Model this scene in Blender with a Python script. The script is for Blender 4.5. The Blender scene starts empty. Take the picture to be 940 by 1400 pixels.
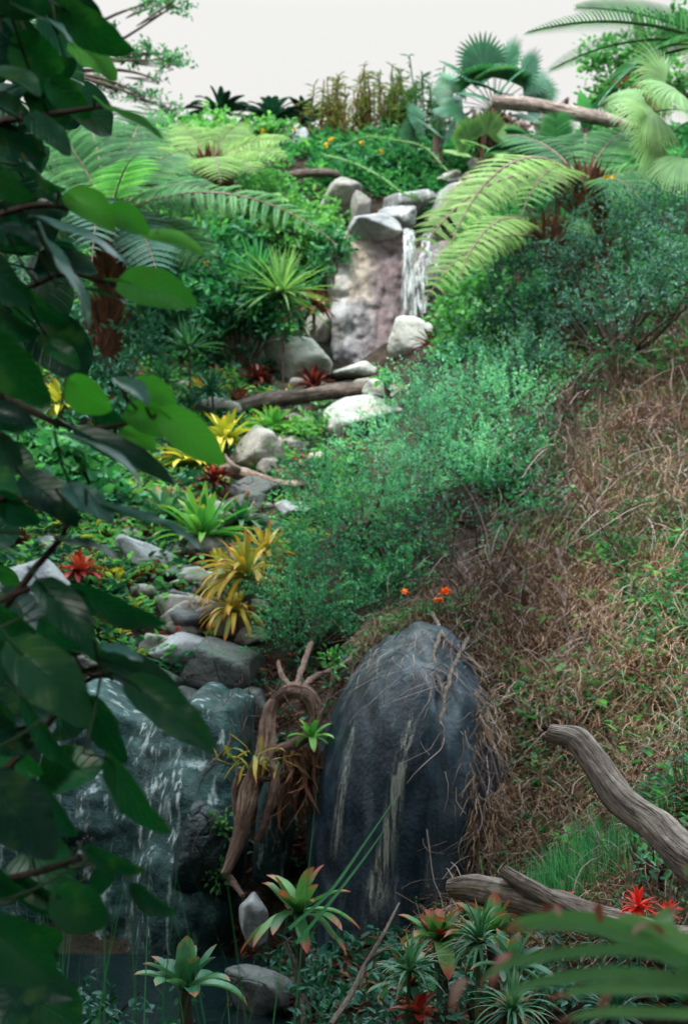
import bpy, bmesh, math
import numpy as np
from mathutils import Vector, noise
from mathutils.bvhtree import BVHTree
R = math.radians
rng = np.random.default_rng(7)
sc = bpy.context.scene
# ---------------------------------------------------------------- camera
FPX, PITCH = 1923.0, R(5.0)
cam = bpy.data.cameras.new('camera'); cam_o = bpy.data.objects.new('camera', cam)
sc.collection.objects.link(cam_o); sc.camera = cam_o
cam.sensor_fit = 'VERTICAL'; cam.sensor_height = 36; cam.lens = 36*FPX/1400
cam.clip_start = .05; cam.clip_end = 600
cam_o.location = (0, 0, 0); cam_o.rotation_euler = (R(90)+PITCH, 0, 0)
cam.dof.use_dof = True; cam.dof.focus_distance = 4.2; cam.dof.aperture_fstop = 4.8
# ---------------------------------------------------------------- sky: bright overcast, brighter towards the zenith
SUN_EL, SUN_AZ = R(56), R(205)      # azimuth clockwise from +Y: light comes over the viewer's left shoulder
w = bpy.data.worlds.new('World'); sc.world = w; w.use_nodes = True
nt = w.node_tree; nt.nodes.clear()
wo = nt.nodes.new('ShaderNodeOutputWorld'); bg = nt.nodes.new('ShaderNodeBackground'); bg.inputs[1].default_value = .1
sky = nt.nodes.new('ShaderNodeTexSky'); sky.sky_type = 'NISHITA'; sky.sun_disc = False
sky.sun_elevation = SUN_EL; sky.sun_rotation = SUN_AZ; sky.dust_density = 4
tc = nt.nodes.new('ShaderNodeTexCoord'); sx = nt.nodes.new('ShaderNodeSeparateXYZ'); nt.links.new(tc.outputs['Generated'], sx.inputs[0])
cr = nt.nodes.new('ShaderNodeValToRGB'); nt.links.new(sx.outputs[2], cr.inputs[0])
el = cr.color_ramp.elements
SKYH, SKYZ = 8.2, 62.0
el[0].position = 0; el[0].color = (9.3/SKYZ, 9.1/SKYZ, 8.75/SKYZ, 1)
el[1].position = 1; el[1].color = (.86, 1, 1.05, 1)
e = el.new(.42); e.color = (9.6/SKYZ, 9.5/SKYZ, 9.2/SKYZ, 1)
e = el.new(.75); e.color = (.60, .72, .76, 1)
sm = nt.nodes.new('ShaderNodeMix'); sm.data_type = 'RGBA'; sm.blend_type = 'MULTIPLY'; sm.inputs[0].default_value = 1
nt.links.new(cr.outputs[0], sm.inputs[6]); sm.inputs[7].default_value = (SKYZ, SKYZ, SKYZ, 1)
cn = nt.nodes.new('ShaderNodeTexNoise'); cn.inputs['Scale'].default_value = 2.2; cn.inputs['Detail'].default_value = 4
nt.links.new(tc.outputs['Generated'], cn.inputs[0])
cm = nt.nodes.new('ShaderNodeMapRange'); nt.links.new(cn.outputs[0], cm.inputs[0]); cm.inputs[3].default_value = .93; cm.inputs[4].default_value = 1.05
sm2 = nt.nodes.new('ShaderNodeMix'); sm2.data_type = 'RGBA'; sm2.blend_type = 'MULTIPLY'; sm2.inputs[0].default_value = 1
nt.links.new(sm.outputs[2], sm2.inputs[6]); nt.links.new(cm.outputs[0], sm2.inputs[7])
mx = nt.nodes.new('ShaderNodeMix'); mx.data_type = 'RGBA'; mx.inputs[0].default_value = .93
nt.links.new(sky.outputs[0], mx.inputs[6]); nt.links.new(sm2.outputs[2], mx.inputs[7])
nt.links.new(mx.outputs[2], bg.inputs[0]); nt.links.new(bg.outputs[0], wo.inputs[0])
# ---------------------------------------------------------------- sun
sl = bpy.data.lights.new('sun', 'SUN'); sl.energy = 5.0; sl.angle = R(10); sl.color = (1, .96, .88)
so = bpy.data.objects.new('sun', sl); sc.collection.objects.link(so)
sd = Vector((math.sin(SUN_AZ)*math.cos(SUN_EL), math.cos(SUN_AZ)*math.cos(SUN_EL), math.sin(SUN_EL)))
so.rotation_euler = sd.to_track_quat('Z', 'Y').to_euler(); so.location = (0, 0, 20)
sc.view_settings.view_transform = 'Standard'; sc.view_settings.look = 'None'
sc.view_settings.exposure = 0; sc.view_settings.gamma = 1
sc.cycles.use_denoising = True; sc.cycles.max_bounces = 6; sc.cycles.transparent_max_bounces = 8
sc.cycles.diffuse_bounces = 4; sc.cycles.glossy_bounces = 2; sc.cycles.transmission_bounces = 4
sc.cycles.caustics_reflective = False; sc.cycles.caustics_refractive = False

# ================================================================ helpers
cp_, sp_ = math.cos(PITCH), math.sin(PITCH)
def ray(px, py):
    a, b = (px-470)/FPX, (700-py)/FPX
    return np.array([a, cp_-b*sp_, sp_+b*cp_])
def at(px, py, Y):
    d = ray(px, py); return d*(Y/d[1])
def A(v): return np.asarray(v, float)
def norm(v): return v/np.maximum(np.linalg.norm(v, axis=-1, keepdims=True), 1e-9)
Z3 = A([0, 0, 1.])
def rnd(a, b, n=None): return rng.uniform(a, b, n)

def vnoise(p, seed=0):
    """value noise, p (...,3) -> -1..1"""
    p = A(p)+seed*17.31+1000; i = np.floor(p).astype(np.int64); f = p-i; f = f*f*(3-2*f)
    def h(dx, dy, dz):
        n = (i[..., 0]+dx)*374761393+(i[..., 1]+dy)*668265263+(i[..., 2]+dz)*2147483647
        n = (n ^ (n >> 13))*1274126177; n = n & 0xffffffff; n = (n ^ (n >> 16))
        return (n & 0xffff)/32767.5-1
    x, y, z = f[..., 0], f[..., 1], f[..., 2]
    L = lambda a, b, t: a+(b-a)*t
    return L(L(L(h(0,0,0), h(1,0,0), x), L(h(0,1,0), h(1,1,0), x), y), L(L(h(0,0,1), h(1,0,1), x), L(h(0,1,1), h(1,1,1), x), y), z)
def fbm(p, o=4, seed=0):
    s = 0; a = 1; t = 0; p = A(p)
    for k in range(o): s = s+a*vnoise(p*2**k, seed+k); t += a; a *= .5
    return s/t*1.4

class MB:
    def __init__(s): s.v = []; s.f = []; s.n = 0; s.t = []; s.mi = []; s.sm = []
    def add(s, verts, faces, tone=.5, along=0., across=0., mat=0, smooth=True):
        verts = A(verts).reshape(-1, 3); faces = np.asarray(faces, np.int64)
        at_ = np.zeros((len(verts), 3)); at_[:, 0] = tone; at_[:, 1] = along; at_[:, 2] = across
        s.v.append(verts); s.t.append(at_); s.f.append(faces+s.n); s.mi.append(np.full(len(faces), mat)); s.sm.append(np.full(len(faces), smooth)); s.n += len(verts)
    def build(s, name, mats, parent=None, origin=None, link=True):
        if not isinstance(mats, (list, tuple)): mats = [mats]
        V = np.concatenate(s.v)
        if parent is not None: o0 = A(parent.location)
        elif origin is not None: o0 = A(origin)
        else: o0 = A([V[:, 0].mean(), V[:, 1].mean(), V[:, 2].min()])
        me = bpy.data.meshes.new(name); me.vertices.add(len(V)); me.vertices.foreach_set('co', (V-o0).astype(np.float32).ravel())
        nl = sum(f.size for f in s.f); npol = sum(len(f) for f in s.f)
        me.loops.add(nl); me.polygons.add(npol)
        me.loops.foreach_set('vertex_index', np.concatenate([f.ravel() for f in s.f]).astype(np.int32))
        tot = np.concatenate([np.full(len(f), f.shape[1]) for f in s.f])
        me.polygons.foreach_set('loop_start', np.concatenate([[0], np.cumsum(tot)[:-1]]).astype(np.int32))
        me.polygons.foreach_set('material_index', np.concatenate(s.mi).astype(np.int32))
        me.polygons.foreach_set('use_smooth', np.concatenate(s.sm))
        a = me.attributes.new('leafdata', 'FLOAT_VECTOR', 'POINT'); a.data.foreach_set('vector', np.concatenate(s.t).astype(np.float32).ravel())
        for m in mats: me.materials.append(m)
        me.update(calc_edges=True); me.validate()
        o = bpy.data.objects.new(name, me); sc.collection.objects.link(o)
        if parent is not None: o.parent = parent
        else: o.location = o0
        return o
def tag(o, label=None, cat=None, group=None, kind=None):
    for k, v in (('label', label), ('category', cat), ('group', group), ('kind', kind)):
        if v: o[k] = v
    return o
def thing(name, label, cat, loc, group=None):
    o = bpy.data.objects.new(name, None); sc.collection.objects.link(o); o.location = tuple(loc); o.empty_display_size = .1
    bpy.context.view_layer.update() if False else None
    return tag(o, label, cat, group)

PROF = {
 'lance': lambda t: np.clip(np.sin(np.pi*(t*.9+.1)), 0, 1)**.75,
 'strap': lambda t: np.minimum(1, .75+.5*t)*np.clip((1-t)/.28, 0, 1)**.6,
 'brom': lambda t: (.7+.3*np.sin(np.pi*np.clip(t*1.1, 0, 1)))*np.clip((1-t)/.16, 0, 1)**.5,
 'grass': lambda t: (1-t**2.2)*.95+.0,
 'oval': lambda t: np.clip(np.sin(np.pi*t), 0, 1)**.7,
 'blunt': lambda t: np.clip(t/.2, 0, 1)**.5*np.clip((1-t)/.12, 0, 1)**.5,
 'rod': lambda t: 1-.6*t, 'fan': lambda t: (.25+1.05*t/.62)*(t < .62)+(t >= .62)*np.clip((1-t)/.38, 0, 1)**.8*1.3}
def blades(mb, base, d, L, W, droop=.6, K=6, fold=.25, prof='lance', tone=None, side=None, mat=0, wob=0.):
    base = np.atleast_2d(A(base)); d = np.atleast_2d(A(d)); N = max(len(base), len(d))
    base = np.broadcast_to(base, (N, 3)); d = norm(np.broadcast_to(d, (N, 3)).copy())
    L = np.broadcast_to(A(L), (N,)); W = np.broadcast_to(A(W), (N,)); droop = np.broadcast_to(A(droop), (N,))
    if tone is None: tone = rng.random(N)
    tone = np.broadcast_to(A(tone), (N,))
    P = [base]; D = [d]; wb = rng.normal(0, 1, (N, 3))*wob
    for k in range(K):
        P.append(P[-1]+D[-1]*(L/K)[:, None])
        if wob: wb = wb*.6+rng.normal(0, 1, (N, 3))*wob
        D.append(norm(D[-1]+np.array([0, 0, -1.])*(droop/K)[:, None]+(wb if wob else 0)))
    P = np.stack(P, 1); D = np.stack(D, 1)
    if side is None:
        s = np.cross(D[:, :1], Z3); bad = np.linalg.norm(s, axis=-1) < .15
        s = np.where(bad[..., None], A([1., .3, 0]), s); s = np.broadcast_to(norm(s), D.shape)
    else: s = np.broadcast_to(A(side).reshape(-1, 1, 3), D.shape)
    s = norm(s-D*np.sum(s*D, -1, keepdims=True)); n = np.cross(s, D); n = n*np.where(n[..., 2:] < 0, -1, 1) if side is None else n
    t = np.linspace(0, 1, K+1); wd = (W[:, None]*PROF[prof](t)[None]/2)[..., None]
    wd = np.maximum(wd, 1e-4*0+W[:, None, None]*.02)
    if fold is None:
        V = np.stack([P-s*wd, P+s*wd], 2); c = 2
    else:
        V = np.stack([P-s*wd+n*wd*fold*2, P, P+s*wd+n*wd*fold*2], 2); c = 3
    idx = np.arange(N*(K+1)*c).reshape(N, K+1, c); fs = []
    for j in range(c-1):
        fs.append(np.stack([idx[:, :-1, j], idx[:, :-1, j+1], idx[:, 1:, j+1], idx[:, 1:, j]], -1).reshape(-1, 4))
    al = np.broadcast_to(t[None, :, None], (N, K+1, c)); ac = np.broadcast_to(np.linspace(-1, 1, c), (N, K+1, c))
    mb.add(V, np.concatenate(fs), np.broadcast_to(tone[:, None, None], (N, K+1, c)).ravel(), al.ravel(), ac.ravel(), mat)
    return P, D
def leaves(mb, pos, d, nrm, L, W, tone=None, mat=0, fold=.2, bend=.15):
    """six-point leaves, one per row"""
    pos = A(pos); N = len(pos); d = norm(A(d)); x = norm(np.cross(d, A(nrm))); n = np.cross(x, d)
    L = np.broadcast_to(A(L), (N,))[:, None]; W = np.broadcast_to(A(W), (N,))[:, None]
    if tone is None: tone = rng.random(N)
    tone = np.broadcast_to(A(tone), (N,))
    b = pos; t = pos+d*L-n*L*bend
    m1 = pos+d*L*.3; m2 = pos+d*L*.68-n*L*bend*.35
    V = np.stack([b, m1-x*W*.5+n*W*fold, m2-x*W*.4+n*W*fold, t, m2+x*W*.4+n*W*fold, m1+x*W*.5+n*W*fold], 1)
    i = (np.arange(N)*6)[:, None]
    F = np.concatenate([i+np.array([0, 3, 2, 1]), i+np.array([0, 5, 4, 3])])
    mb.add(V, F, np.repeat(tone, 6), np.tile([0, .3, .68, 1, .68, .3], N), 0, mat)
def curve(pts, n=None, rad=None):
    """catmull-rom through pts -> dense pts (+ radii)"""
    P = A(pts); m = len(P); n = n or m*4
    if m < 3: 
        t = np.linspace(0, 1, n)[:, None]; Q = P[0]*(1-t)+P[-1]*t
    else:
        E = np.vstack([2*P[0]-P[1], P, 2*P[-1]-P[-2]]); u = np.linspace(0, m-1-1e-6, n); k = u.astype(int); f = (u-k)[:, None]
        a, b, c, d = E[k], E[k+1], E[k+2], E[k+3]
        Q = .5*(2*b+(c-a)*f+(2*a-5*b+4*c-d)*f**2+(3*b-a-3*c+d)*f**3)
    if rad is None: return Q
    r = np.interp(np.linspace(0, 1, n), np.linspace(0, 1, len(rad)), rad)
    return Q, r
def tube(mb, P, r, sides=8, rough=0., seed=0, tone=.5, mat=0, cap=True, ridges=0):
    P = A(P); n = len(P); r = np.broadcast_to(A(r), (n,))
    T = norm(np.gradient(P, axis=0)); ref = A([.1, .95, .3]) if abs(T[0][1]) < .8 else A([1., 0, .2])
    X = np.zeros_like(P); x = norm(np.cross(T[0], ref))
    for k in range(n): x = norm(x-T[k]*np.dot(x, T[k])); X[k] = x
    Yv = np.cross(T, X); a = np.linspace(0, 2*np.pi, sides+1)
    V = X[:, None]*np.cos(a)[None, :, None]+Yv[:, None]*np.sin(a)[None, :, None]
    rr = r[:, None]*np.ones(sides+1)
    if rough: rr = rr*(1+rough*fbm(P[:, None]/np.maximum(r.mean(), .004)*.35+V*.9, 3, seed))
    if ridges: rr = rr*(1+ridges*vnoise(np.stack([np.cos(a)[None]*3+0*rr, np.sin(a)[None]*3+0*rr, np.arange(n)[:, None]*.12+0*rr], -1), seed+3))
    V = P[:, None]+V*rr[..., None]
    i = np.arange(n*(sides+1)).reshape(n, sides+1)
    F = np.stack([i[:-1, :-1], i[:-1, 1:], i[1:, 1:], i[1:, :-1]], -1).reshape(-1, 4)
    ln = np.concatenate([[0], np.cumsum(np.linalg.norm(np.diff(P, axis=0), axis=1))])
    mb.add(V, F, tone, np.repeat(ln/max(r.max(), 1e-4), sides+1), np.tile(np.linspace(0, 1, sides+1), n), mat)
    if cap:
        for k, s in ((0, 1), (n-1, -1)):
            c = P[k]+T[k]*(-s)*r[k]*.25; ring = V[k][:-1]
            vs = np.vstack([ring, c]); m = sides
            F = np.array([[q, m, (q+1) % m] if s > 0 else [q, (q+1) % m, m] for q in range(m)])
            mb.add(vs, F, tone, float(k > 0), 0, mat)

# ---------------------------------------------------------------- materials
class NT:
    def __init__(s, name):
        s.m = bpy.data.materials.new(name); s.m.use_nodes = True; s.t = s.m.node_tree; s.t.nodes.clear()
        s.out = s.n('ShaderNodeOutputMaterial')
    def n(s, ty, **kw):
        o = s.t.nodes.new(ty)
        for k, v in kw.items():
            if k.startswith('i_'):
                key = k[2:]; key = int(key) if key.isdigit() else key
                s.set(o.inputs[key], v)
            else: setattr(o, k, v)
        return o
    def set(s, sock, v):
        if isinstance(v, bpy.types.NodeSocket): s.t.links.new(v, sock)
        elif isinstance(v, tuple) and len(v) == 3 and sock.type == 'RGBA': sock.default_value = (*v, 1)
        else: sock.default_value = v
    def noise(s, scale, detail=4, vec=None, dist=0, rough=.55):
        o = s.n('ShaderNodeTexNoise'); o.inputs['Scale'].default_value = scale; o.inputs['Detail'].default_value = detail
        o.inputs['Distortion'].default_value = dist; o.inputs['Roughness'].default_value = rough
        if vec is not None: s.set(o.inputs[0], vec)
        return o.outputs[0]
    def pos(s, scale=(1, 1, 1)):
        g = s.n('ShaderNodeNewGeometry'); mp = s.n('ShaderNodeMapping'); s.set(mp.inputs[0], g.outputs[0]); mp.inputs[3].default_value = scale
        return mp.outputs[0]
    def ramp(s, fac, stops):
        r = s.n('ShaderNodeValToRGB'); s.set(r.inputs[0], fac); e = r.color_ramp.elements
        while len(e) < len(stops): e.new(.5)
        for k, (p, c) in enumerate(stops): e[k].position = p; e[k].color = (*c, 1) if len(c) == 3 else c
        return r.outputs[0]
    def mix(s, f, a, b, mode='MIX'):
        m = s.n('ShaderNodeMix', data_type='RGBA', blend_type=mode); s.set(m.inputs[0], f); s.set(m.inputs[6], a); s.set(m.inputs[7], b); return m.outputs[2]
    def math(s, op, a, b=0., c=None, clamp=False):
        m = s.n('ShaderNodeMath', operation=op, use_clamp=clamp); s.set(m.inputs[0], a); s.set(m.inputs[1], b)
        if c is not None: s.set(m.inputs[2], c)
        return m.outputs[0]
    def rng(s, v, a, b, c, d):
        m = s.n('ShaderNodeMapRange'); s.set(m.inputs[0], v)
        for k, q in enumerate((a, b, c, d)): m.inputs[k+1].default_value = q
        return m.outputs[0]
    def bump(s, h, strength=.5, dist=.02):
        b = s.n('ShaderNodeBump'); b.inputs[0].default_value = strength; b.inputs[1].default_value = dist; s.set(b.inputs['Height'], h); return b.outputs[0]
def K(c): return tuple(float(x) for x in c)
def cool(c):
    c = A(c)
    if c[1] > c[0] and c[1] > c[2]: g = c@A([.25, .6, .15]); c = c*A([1.03, .95, .95])
    return c
def leafmat(name, cols, tip=None, tip_at=.55, trans=.3, rough=.5, spec=.22, veins=0, tcol=None, edge=None, basec=None, mottling=.35, coat=0):
    s = NT(name); a = s.n('ShaderNodeAttribute', attribute_name='leafdata'); sp = s.n('ShaderNodeSeparateXYZ'); s.set(sp.inputs[0], a.outputs['Vector'])
    tone, al, ac = sp.outputs
    cols = [K(cool(c)) for c in cols]
    c = s.ramp(tone, [(k/(len(cols)-1), q) for k, q in enumerate(cols)])
    nz = s.noise(9, 3, s.pos()); c = s.mix(s.rng(nz, .35, .65, 0, mottling), c, s.mix(1, c, (.45, .5, .55), 'MULTIPLY'))
    if tip is not None:
        f = s.rng(s.math('ADD', al, s.math('MULTIPLY', s.math('SUBTRACT', s.noise(14, 2, s.pos()), .5), .6)), tip_at, min(1, tip_at+.3), 0, 1); c = s.mix(f, c, K(tip))
    if basec is not None: c = s.mix(s.rng(al, .0, .35, 1, 0), c, K(basec))
    if edge is not None: c = s.mix(s.rng(s.math('ABSOLUTE', ac), .7, 1, 0, 1), c, K(edge))
    p = s.n('ShaderNodeBsdfPrincipled'); s.set(p.inputs['Roughness'], rough); p.inputs['Specular IOR Level'].default_value = spec
    if coat: p.inputs['Coat Weight'].default_value = coat; p.inputs['Coat Roughness'].default_value = .25
    if veins:
        ab = s.math('ABSOLUTE', ac)
        q = s.math('SUBTRACT', s.math('MULTIPLY', al, veins), s.math('MULTIPLY', ab, veins*.33))
        w_ = s.math('ABSOLUTE', s.math('SUBTRACT', s.math('FRACT', q), .5))           # 0 at the vein
        v = s.rng(w_, 0, .09, 1, 0); mid = s.rng(ab, 0, .05, 1, 0); v = s.math('MAXIMUM', v, mid)
        c = s.mix(s.math('MULTIPLY', v, .25), c, s.mix(1, c, (1.5, 1.5, 1.5), 'MULTIPLY'))
        c = s.mix(s.rng(s.noise(34, 3, s.pos(), .3), .70, .735, 0, .75), c, (.10, .06, .02)); c = s.mix(s.math('MULTIPLY', s.rng(s.noise(16, 4, s.pos()), .55, .7, 0, 1), .35), c, (.10, .19, .04))
        hh = s.math('ADD', s.math('MULTIPLY', v, -1.), s.math('MULTIPLY', s.noise(60, 2, s.pos()), .5))
        s.set(p.inputs['Normal'], s.bump(hh, .5, .002))
    s.set(p.inputs['Base Color'], c)
    tr = s.n('ShaderNodeBsdfTranslucent'); s.set(tr.inputs[0], s.mix(1, c, K(tcol or (1.6, 1.9, .9)), 'MULTIPLY'))
    ms = s.n('ShaderNodeMixShader'); ms.inputs[0].default_value = trans; s.set(ms.inputs[1], p.outputs[0]); s.set(ms.inputs[2], tr.outputs[0])
    s.set(s.out.inputs[0], ms.outputs[0]); return s.m
def rockmat(name, a, b, c, scale=1., streak=None, rough=.75, patch=None, crack=.5, moss=None, bump=.6, spec=.4):
    s = NT(name); P = s.pos(); n1 = s.noise(1.6*scale, 6, P, .4); n2 = s.noise(11*scale, 6, P); n3 = s.noise(45*scale, 4, P)
    col = s.ramp(s.math('ADD', s.math('MULTIPLY', n1, .65), s.math('MULTIPLY', n2, .35)), [(.36, K(a)), (.5, K(b)), (.64, K(c))])
    vo = s.n('ShaderNodeTexVoronoi', feature='DISTANCE_TO_EDGE'); vo.inputs['Scale'].default_value = 1.5*scale
    wv = s.n('ShaderNodeVectorMath', operation='ADD'); s.set(wv.inputs[0], P); nn = s.n('ShaderNodeTexNoise'); nn.inputs['Scale'].default_value = 2*scale; s.set(nn.inputs[0], P); s.set(wv.inputs[1], nn.outputs[1]); s.set(vo.inputs[0], wv.outputs[0])
    ck = s.rng(vo.outputs[0], 0, .012, 1, 0)
    if patch:
        for pc, psc, lo in patch: col = s.mix(s.rng(s.noise(psc, 4, P, .8), lo, lo+.05, 0, .9), col, K(pc))
    if streak:
        for scol, sxz, lo, amt in streak:
            nsx = s.noise(1, 5, s.pos(sxz), .2); f = s.math('MULTIPLY', s.rng(nsx, lo, lo+.09, 0, amt), s.rng(s.noise(3.5, 3, P), .35, .6, .25, 1)); col = s.mix(f, col, K(scol))
    if moss:
        g = s.n('ShaderNodeNewGeometry'); sp = s.n('ShaderNodeSeparateXYZ'); s.set(sp.inputs[0], g.outputs['Normal'])
        f = s.math('MULTIPLY', s.rng(sp.outputs[2], .2, .85, .15, 1), s.rng(s.noise(5*scale, 5, P), .48, .6, 0, .85)); col = s.mix(f, col, K(moss))
    col = s.mix(s.math('MULTIPLY', ck, crack*s_f(crack)), col, s.mix(1, col, (.25, .25, .28), 'MULTIPLY'))
    col = s.mix(s.rng(n3, .4, .7, 0, .5), col, s.mix(1, col, (.6, .6, .62), 'MULTIPLY'))
    p = s.n('ShaderNodeBsdfPrincipled'); s.set(p.inputs['Base Color'], col)
    s.set(p.inputs['Roughness'], s.rng(n2, .3, .7, max(rough-.18, .1), rough)); p.inputs['Specular IOR Level'].default_value = spec
    h = s.math('ADD', s.math('MULTIPLY', n2, .6), s.math('MULTIPLY', n3, .25)); h = s.math('SUBTRACT', h, s.math('MULTIPLY', ck, .3*crack))
    s.set(p.inputs['Normal'], s.bump(h, bump, .05)); s.set(s.out.inputs[0], p.outputs[0]); return s.m
def s_f(c): return 1.0
def woodmat(name, a, b, c, stretch=(14, 14, 2.5), rough=.8):
    s = NT(name); at_ = s.n('ShaderNodeAttribute', attribute_name='leafdata'); P = s.pos((1, 1, 1)); sp = s.n('ShaderNodeSeparateXYZ'); s.set(sp.inputs[0], at_.outputs['Vector']); an = s.math('MULTIPLY', sp.outputs[2], 6.28318)
    cv = s.n('ShaderNodeCombineXYZ'); s.set(cv.inputs[0], s.math('MULTIPLY', s.math('COSINE', an), 2.2)); s.set(cv.inputs[1], s.math('MULTIPLY', s.math('SINE', an), 2.2)); s.set(cv.inputs[2], s.math('MULTIPLY', sp.outputs[1], .22)); gr = s.noise(2.2, 6, cv.outputs[0], .6, .65)
    n1 = s.noise(6, 5, P, 1.2); n2 = s.noise(38, 5, P, .6); n3 = s.noise(1, 4, s.pos(stretch), .5)
    f = s.math('ADD', s.math('MULTIPLY', n1, .3), s.math('ADD', s.math('MULTIPLY', n2, .15), s.math('MULTIPLY', gr, .55)))
    crk = s.rng(gr, .40, .44, 1, 0)
    col = s.ramp(f, [(.36, K(a)), (.5, K(b)), (.62, K(c))])
    col = s.mix(s.math('MULTIPLY', crk, .6), col, K(A(a)*.5)); p = s.n('ShaderNodeBsdfPrincipled'); s.set(p.inputs['Base Color'], col); p.inputs['Roughness'].default_value = rough; p.inputs['Specular IOR Level'].default_value = .25
    s.set(p.inputs['Normal'], s.bump(s.math('ADD', gr, s.math('MULTIPLY', n2, .3)), 1, .02)); s.set(s.out.inputs[0], p.outputs[0]); return s.m
M = {}
G_D, G_M, G_L = (.012, .062, .036), (.03, .135, .07), (.09, .27, .11)
M['bigleaf'] = leafmat('big_leaf', [(.003, .034, .026), (.006, .055, .034), (.011, .09, .034)], veins=7, trans=.3, rough=.34, spec=.25, tcol=(1.3, 2.8, .8), mottling=.25)
M['bigleaf_sheen'] = leafmat('painted_sheen_leaf', [(.05, .17, .15), (.08, .24, .21)], veins=7, trans=.15, rough=.35, spec=.45, mottling=.2)  # sky sheen on upper faces painted as a paler blue green
M['bigleaf_backlit'] = leafmat('painted_backlit_leaf', [(.05, .27, .05), (.08, .38, .06), (.13, .48, .08)], veins=7, trans=.5, rough=.42, tcol=(1.3, 1.8, .7), mottling=.2)  # light shining through the leaf painted as a brighter green
M['shrub'] = leafmat('shrub_leaf', [(.018, .11, .06), (.05, .25, .13), (.16, .45, .22)], trans=.3, rough=.55)
M['shrub_pale'] = leafmat('pale_shrub_leaf', [(.05, .22, .14), (.13, .46, .29), (.32, .68, .42)], trans=.3, rough=.55)
M['shrub_blue'] = leafmat('blue_shrub_leaf', [(.02, .07, .065), (.045, .155, .125), (.11, .27, .20)], trans=.25, rough=.5)
M['green'] = leafmat('green_leaf', [(.012, .08, .045), (.035, .19, .09), (.11, .36, .15)], trans=.3)
M['bright'] = leafmat('bright_leaf', [(.035, .15, .05), (.085, .29, .10), (.21, .46, .16)], trans=.35)
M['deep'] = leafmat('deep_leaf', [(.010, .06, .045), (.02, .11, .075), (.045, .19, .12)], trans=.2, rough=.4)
M['fern'] = leafmat('fern_leaf', [(.02, .09, .035), (.055, .20, .07), (.15, .36, .13)], trans=.4, rough=.5)
M['fern_yellow'] = leafmat('yellow_fern_leaf', [(.09, .20, .05), (.20, .36, .10), (.34, .50, .18)], trans=.4, rough=.55)
M['palm'] = leafmat('palm_leaf', [(.02, .10, .06), (.045, .18, .10), (.12, .31, .17)], trans=.2, rough=.45, spec=.35)
M['palm_pale'] = leafmat('pale_palm_leaf', [(.07, .18, .07), (.16, .33, .12), (.30, .48, .2)], trans=.3, rough=.45)
M['cycad'] = leafmat('cycad_leaf', [(.008, .04, .035), (.015, .075, .06), (.03, .12, .09)], trans=.12, rough=.4)
M['bamboo'] = leafmat('bamboo_leaf', [(.06, .09, .03), (.13, .18, .06), (.28, .24, .10)], trans=.3)
M['brom_green'] = leafmat('bromeliad_green', [(.04, .19, .05), (.09, .33, .08), (.24, .50, .12)], tip=(.35, .30, .08), tip_at=.85, trans=.25, rough=.35)
M['brom_teal'] = leafmat('bromeliad_teal', [(.02, .10, .06), (.05, .18, .10), (.12, .28, .16)], tip=(.35, .12, .06), tip_at=.8, trans=.2, rough=.35)
M['brom_red'] = leafmat('bromeliad_red', [(.16, .015, .012), (.32, .03, .022), (.5, .10, .05)], trans=.25, rough=.35, tcol=(1.5, 1, .7), basec=(.07, .10, .04))
M['brom_maroon'] = leafmat('bromeliad_maroon', [(.04, .012, .012), (.10, .018, .018), (.22, .05, .04)], trans=.2, rough=.35, tcol=(1.4, 1, .7))
M['brom_redtip'] = leafmat('bromeliad_red_tipped', [(.04, .17, .06), (.09, .28, .08), (.18, .38, .12)], tip=(.42, .09, .06), tip_at=.66, trans=.22, rough=.33, tcol=(1.5, 1.5, .8))
M['brom_yellow'] = leafmat('bromeliad_yellow', [(.26, .34, .04), (.48, .50, .06), (.66, .62, .12)], tip=(.55, .30, .04), tip_at=.85, trans=.3, tcol=(1.3, 1.3, .7))
M['brom_orange'] = leafmat('bromeliad_orange', [(.16, .24, .05), (.5, .34, .04), (.62, .52, .16)], basec=(.15, .30, .06), tip=(.55, .16, .03), tip_at=.75, trans=.3, tcol=(1.3, 1.2, .7))
M['near_leaf'] = leafmat('near_bromeliad_leaf', [(.14, .40, .16), (.22, .52, .2), (.3, .58, .26)], tip=(.42, .16, .13), tip_at=.86, trans=.3, rough=.5, tcol=(1.3, 1.5, .9))
M['near_bract'] = leafmat('near_bract', [(.32, .13, .08), (.42, .2, .12), (.5, .12, .1)], trans=.2, rough=.5, tcol=(1.4, 1, .8))
M['grass'] = leafmat('grass_blade', [(.015, .10, .06), (.03, .17, .08), (.06, .25, .11)], trans=.3)
M['thatch'] = leafmat('dry_grass', [(.08, .045, .028), (.28, .17, .105), (.58, .41, .28)], trans=.1, rough=.8, spec=.2, tcol=(1, .9, .8))
M['dead_vine'] = leafmat('dead_vine', [(.08, .055, .05), (.18, .125, .115), (.38, .29, .26)], trans=.05, rough=.8, spec=.2, tcol=(1, .9, .8))
M['brown_leaf'] = leafmat('brown_leaf', [(.06, .025, .015), (.15, .06, .035), (.32, .16, .09)], trans=.15, rough=.7, tcol=(1.2, .9, .6))
M['yellow_flower'] = leafmat('yellow_petal', [(.7, .4, .01), (.85, .55, .02)], trans=.2, tcol=(1, 1, .5))
M['orange_flower'] = leafmat('orange_petal', [(.85, .14, .005), (.95, .22, .01)], trans=.25, tcol=(1.1, 1, .5), mottling=.1)
M['red_flower'] = leafmat('red_petal', [(.7, .02, .015), (.85, .045, .03)], trans=.2, tcol=(1.1, 1, .6), mottling=.1)
M['bark'] = woodmat('bark', (.035, .025, .02), (.09, .065, .05), (.19, .14, .11))
M['stem_green'] = woodmat('green_stem', (.03, .07, .03), (.06, .13, .05), (.14, .22, .09))
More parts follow.
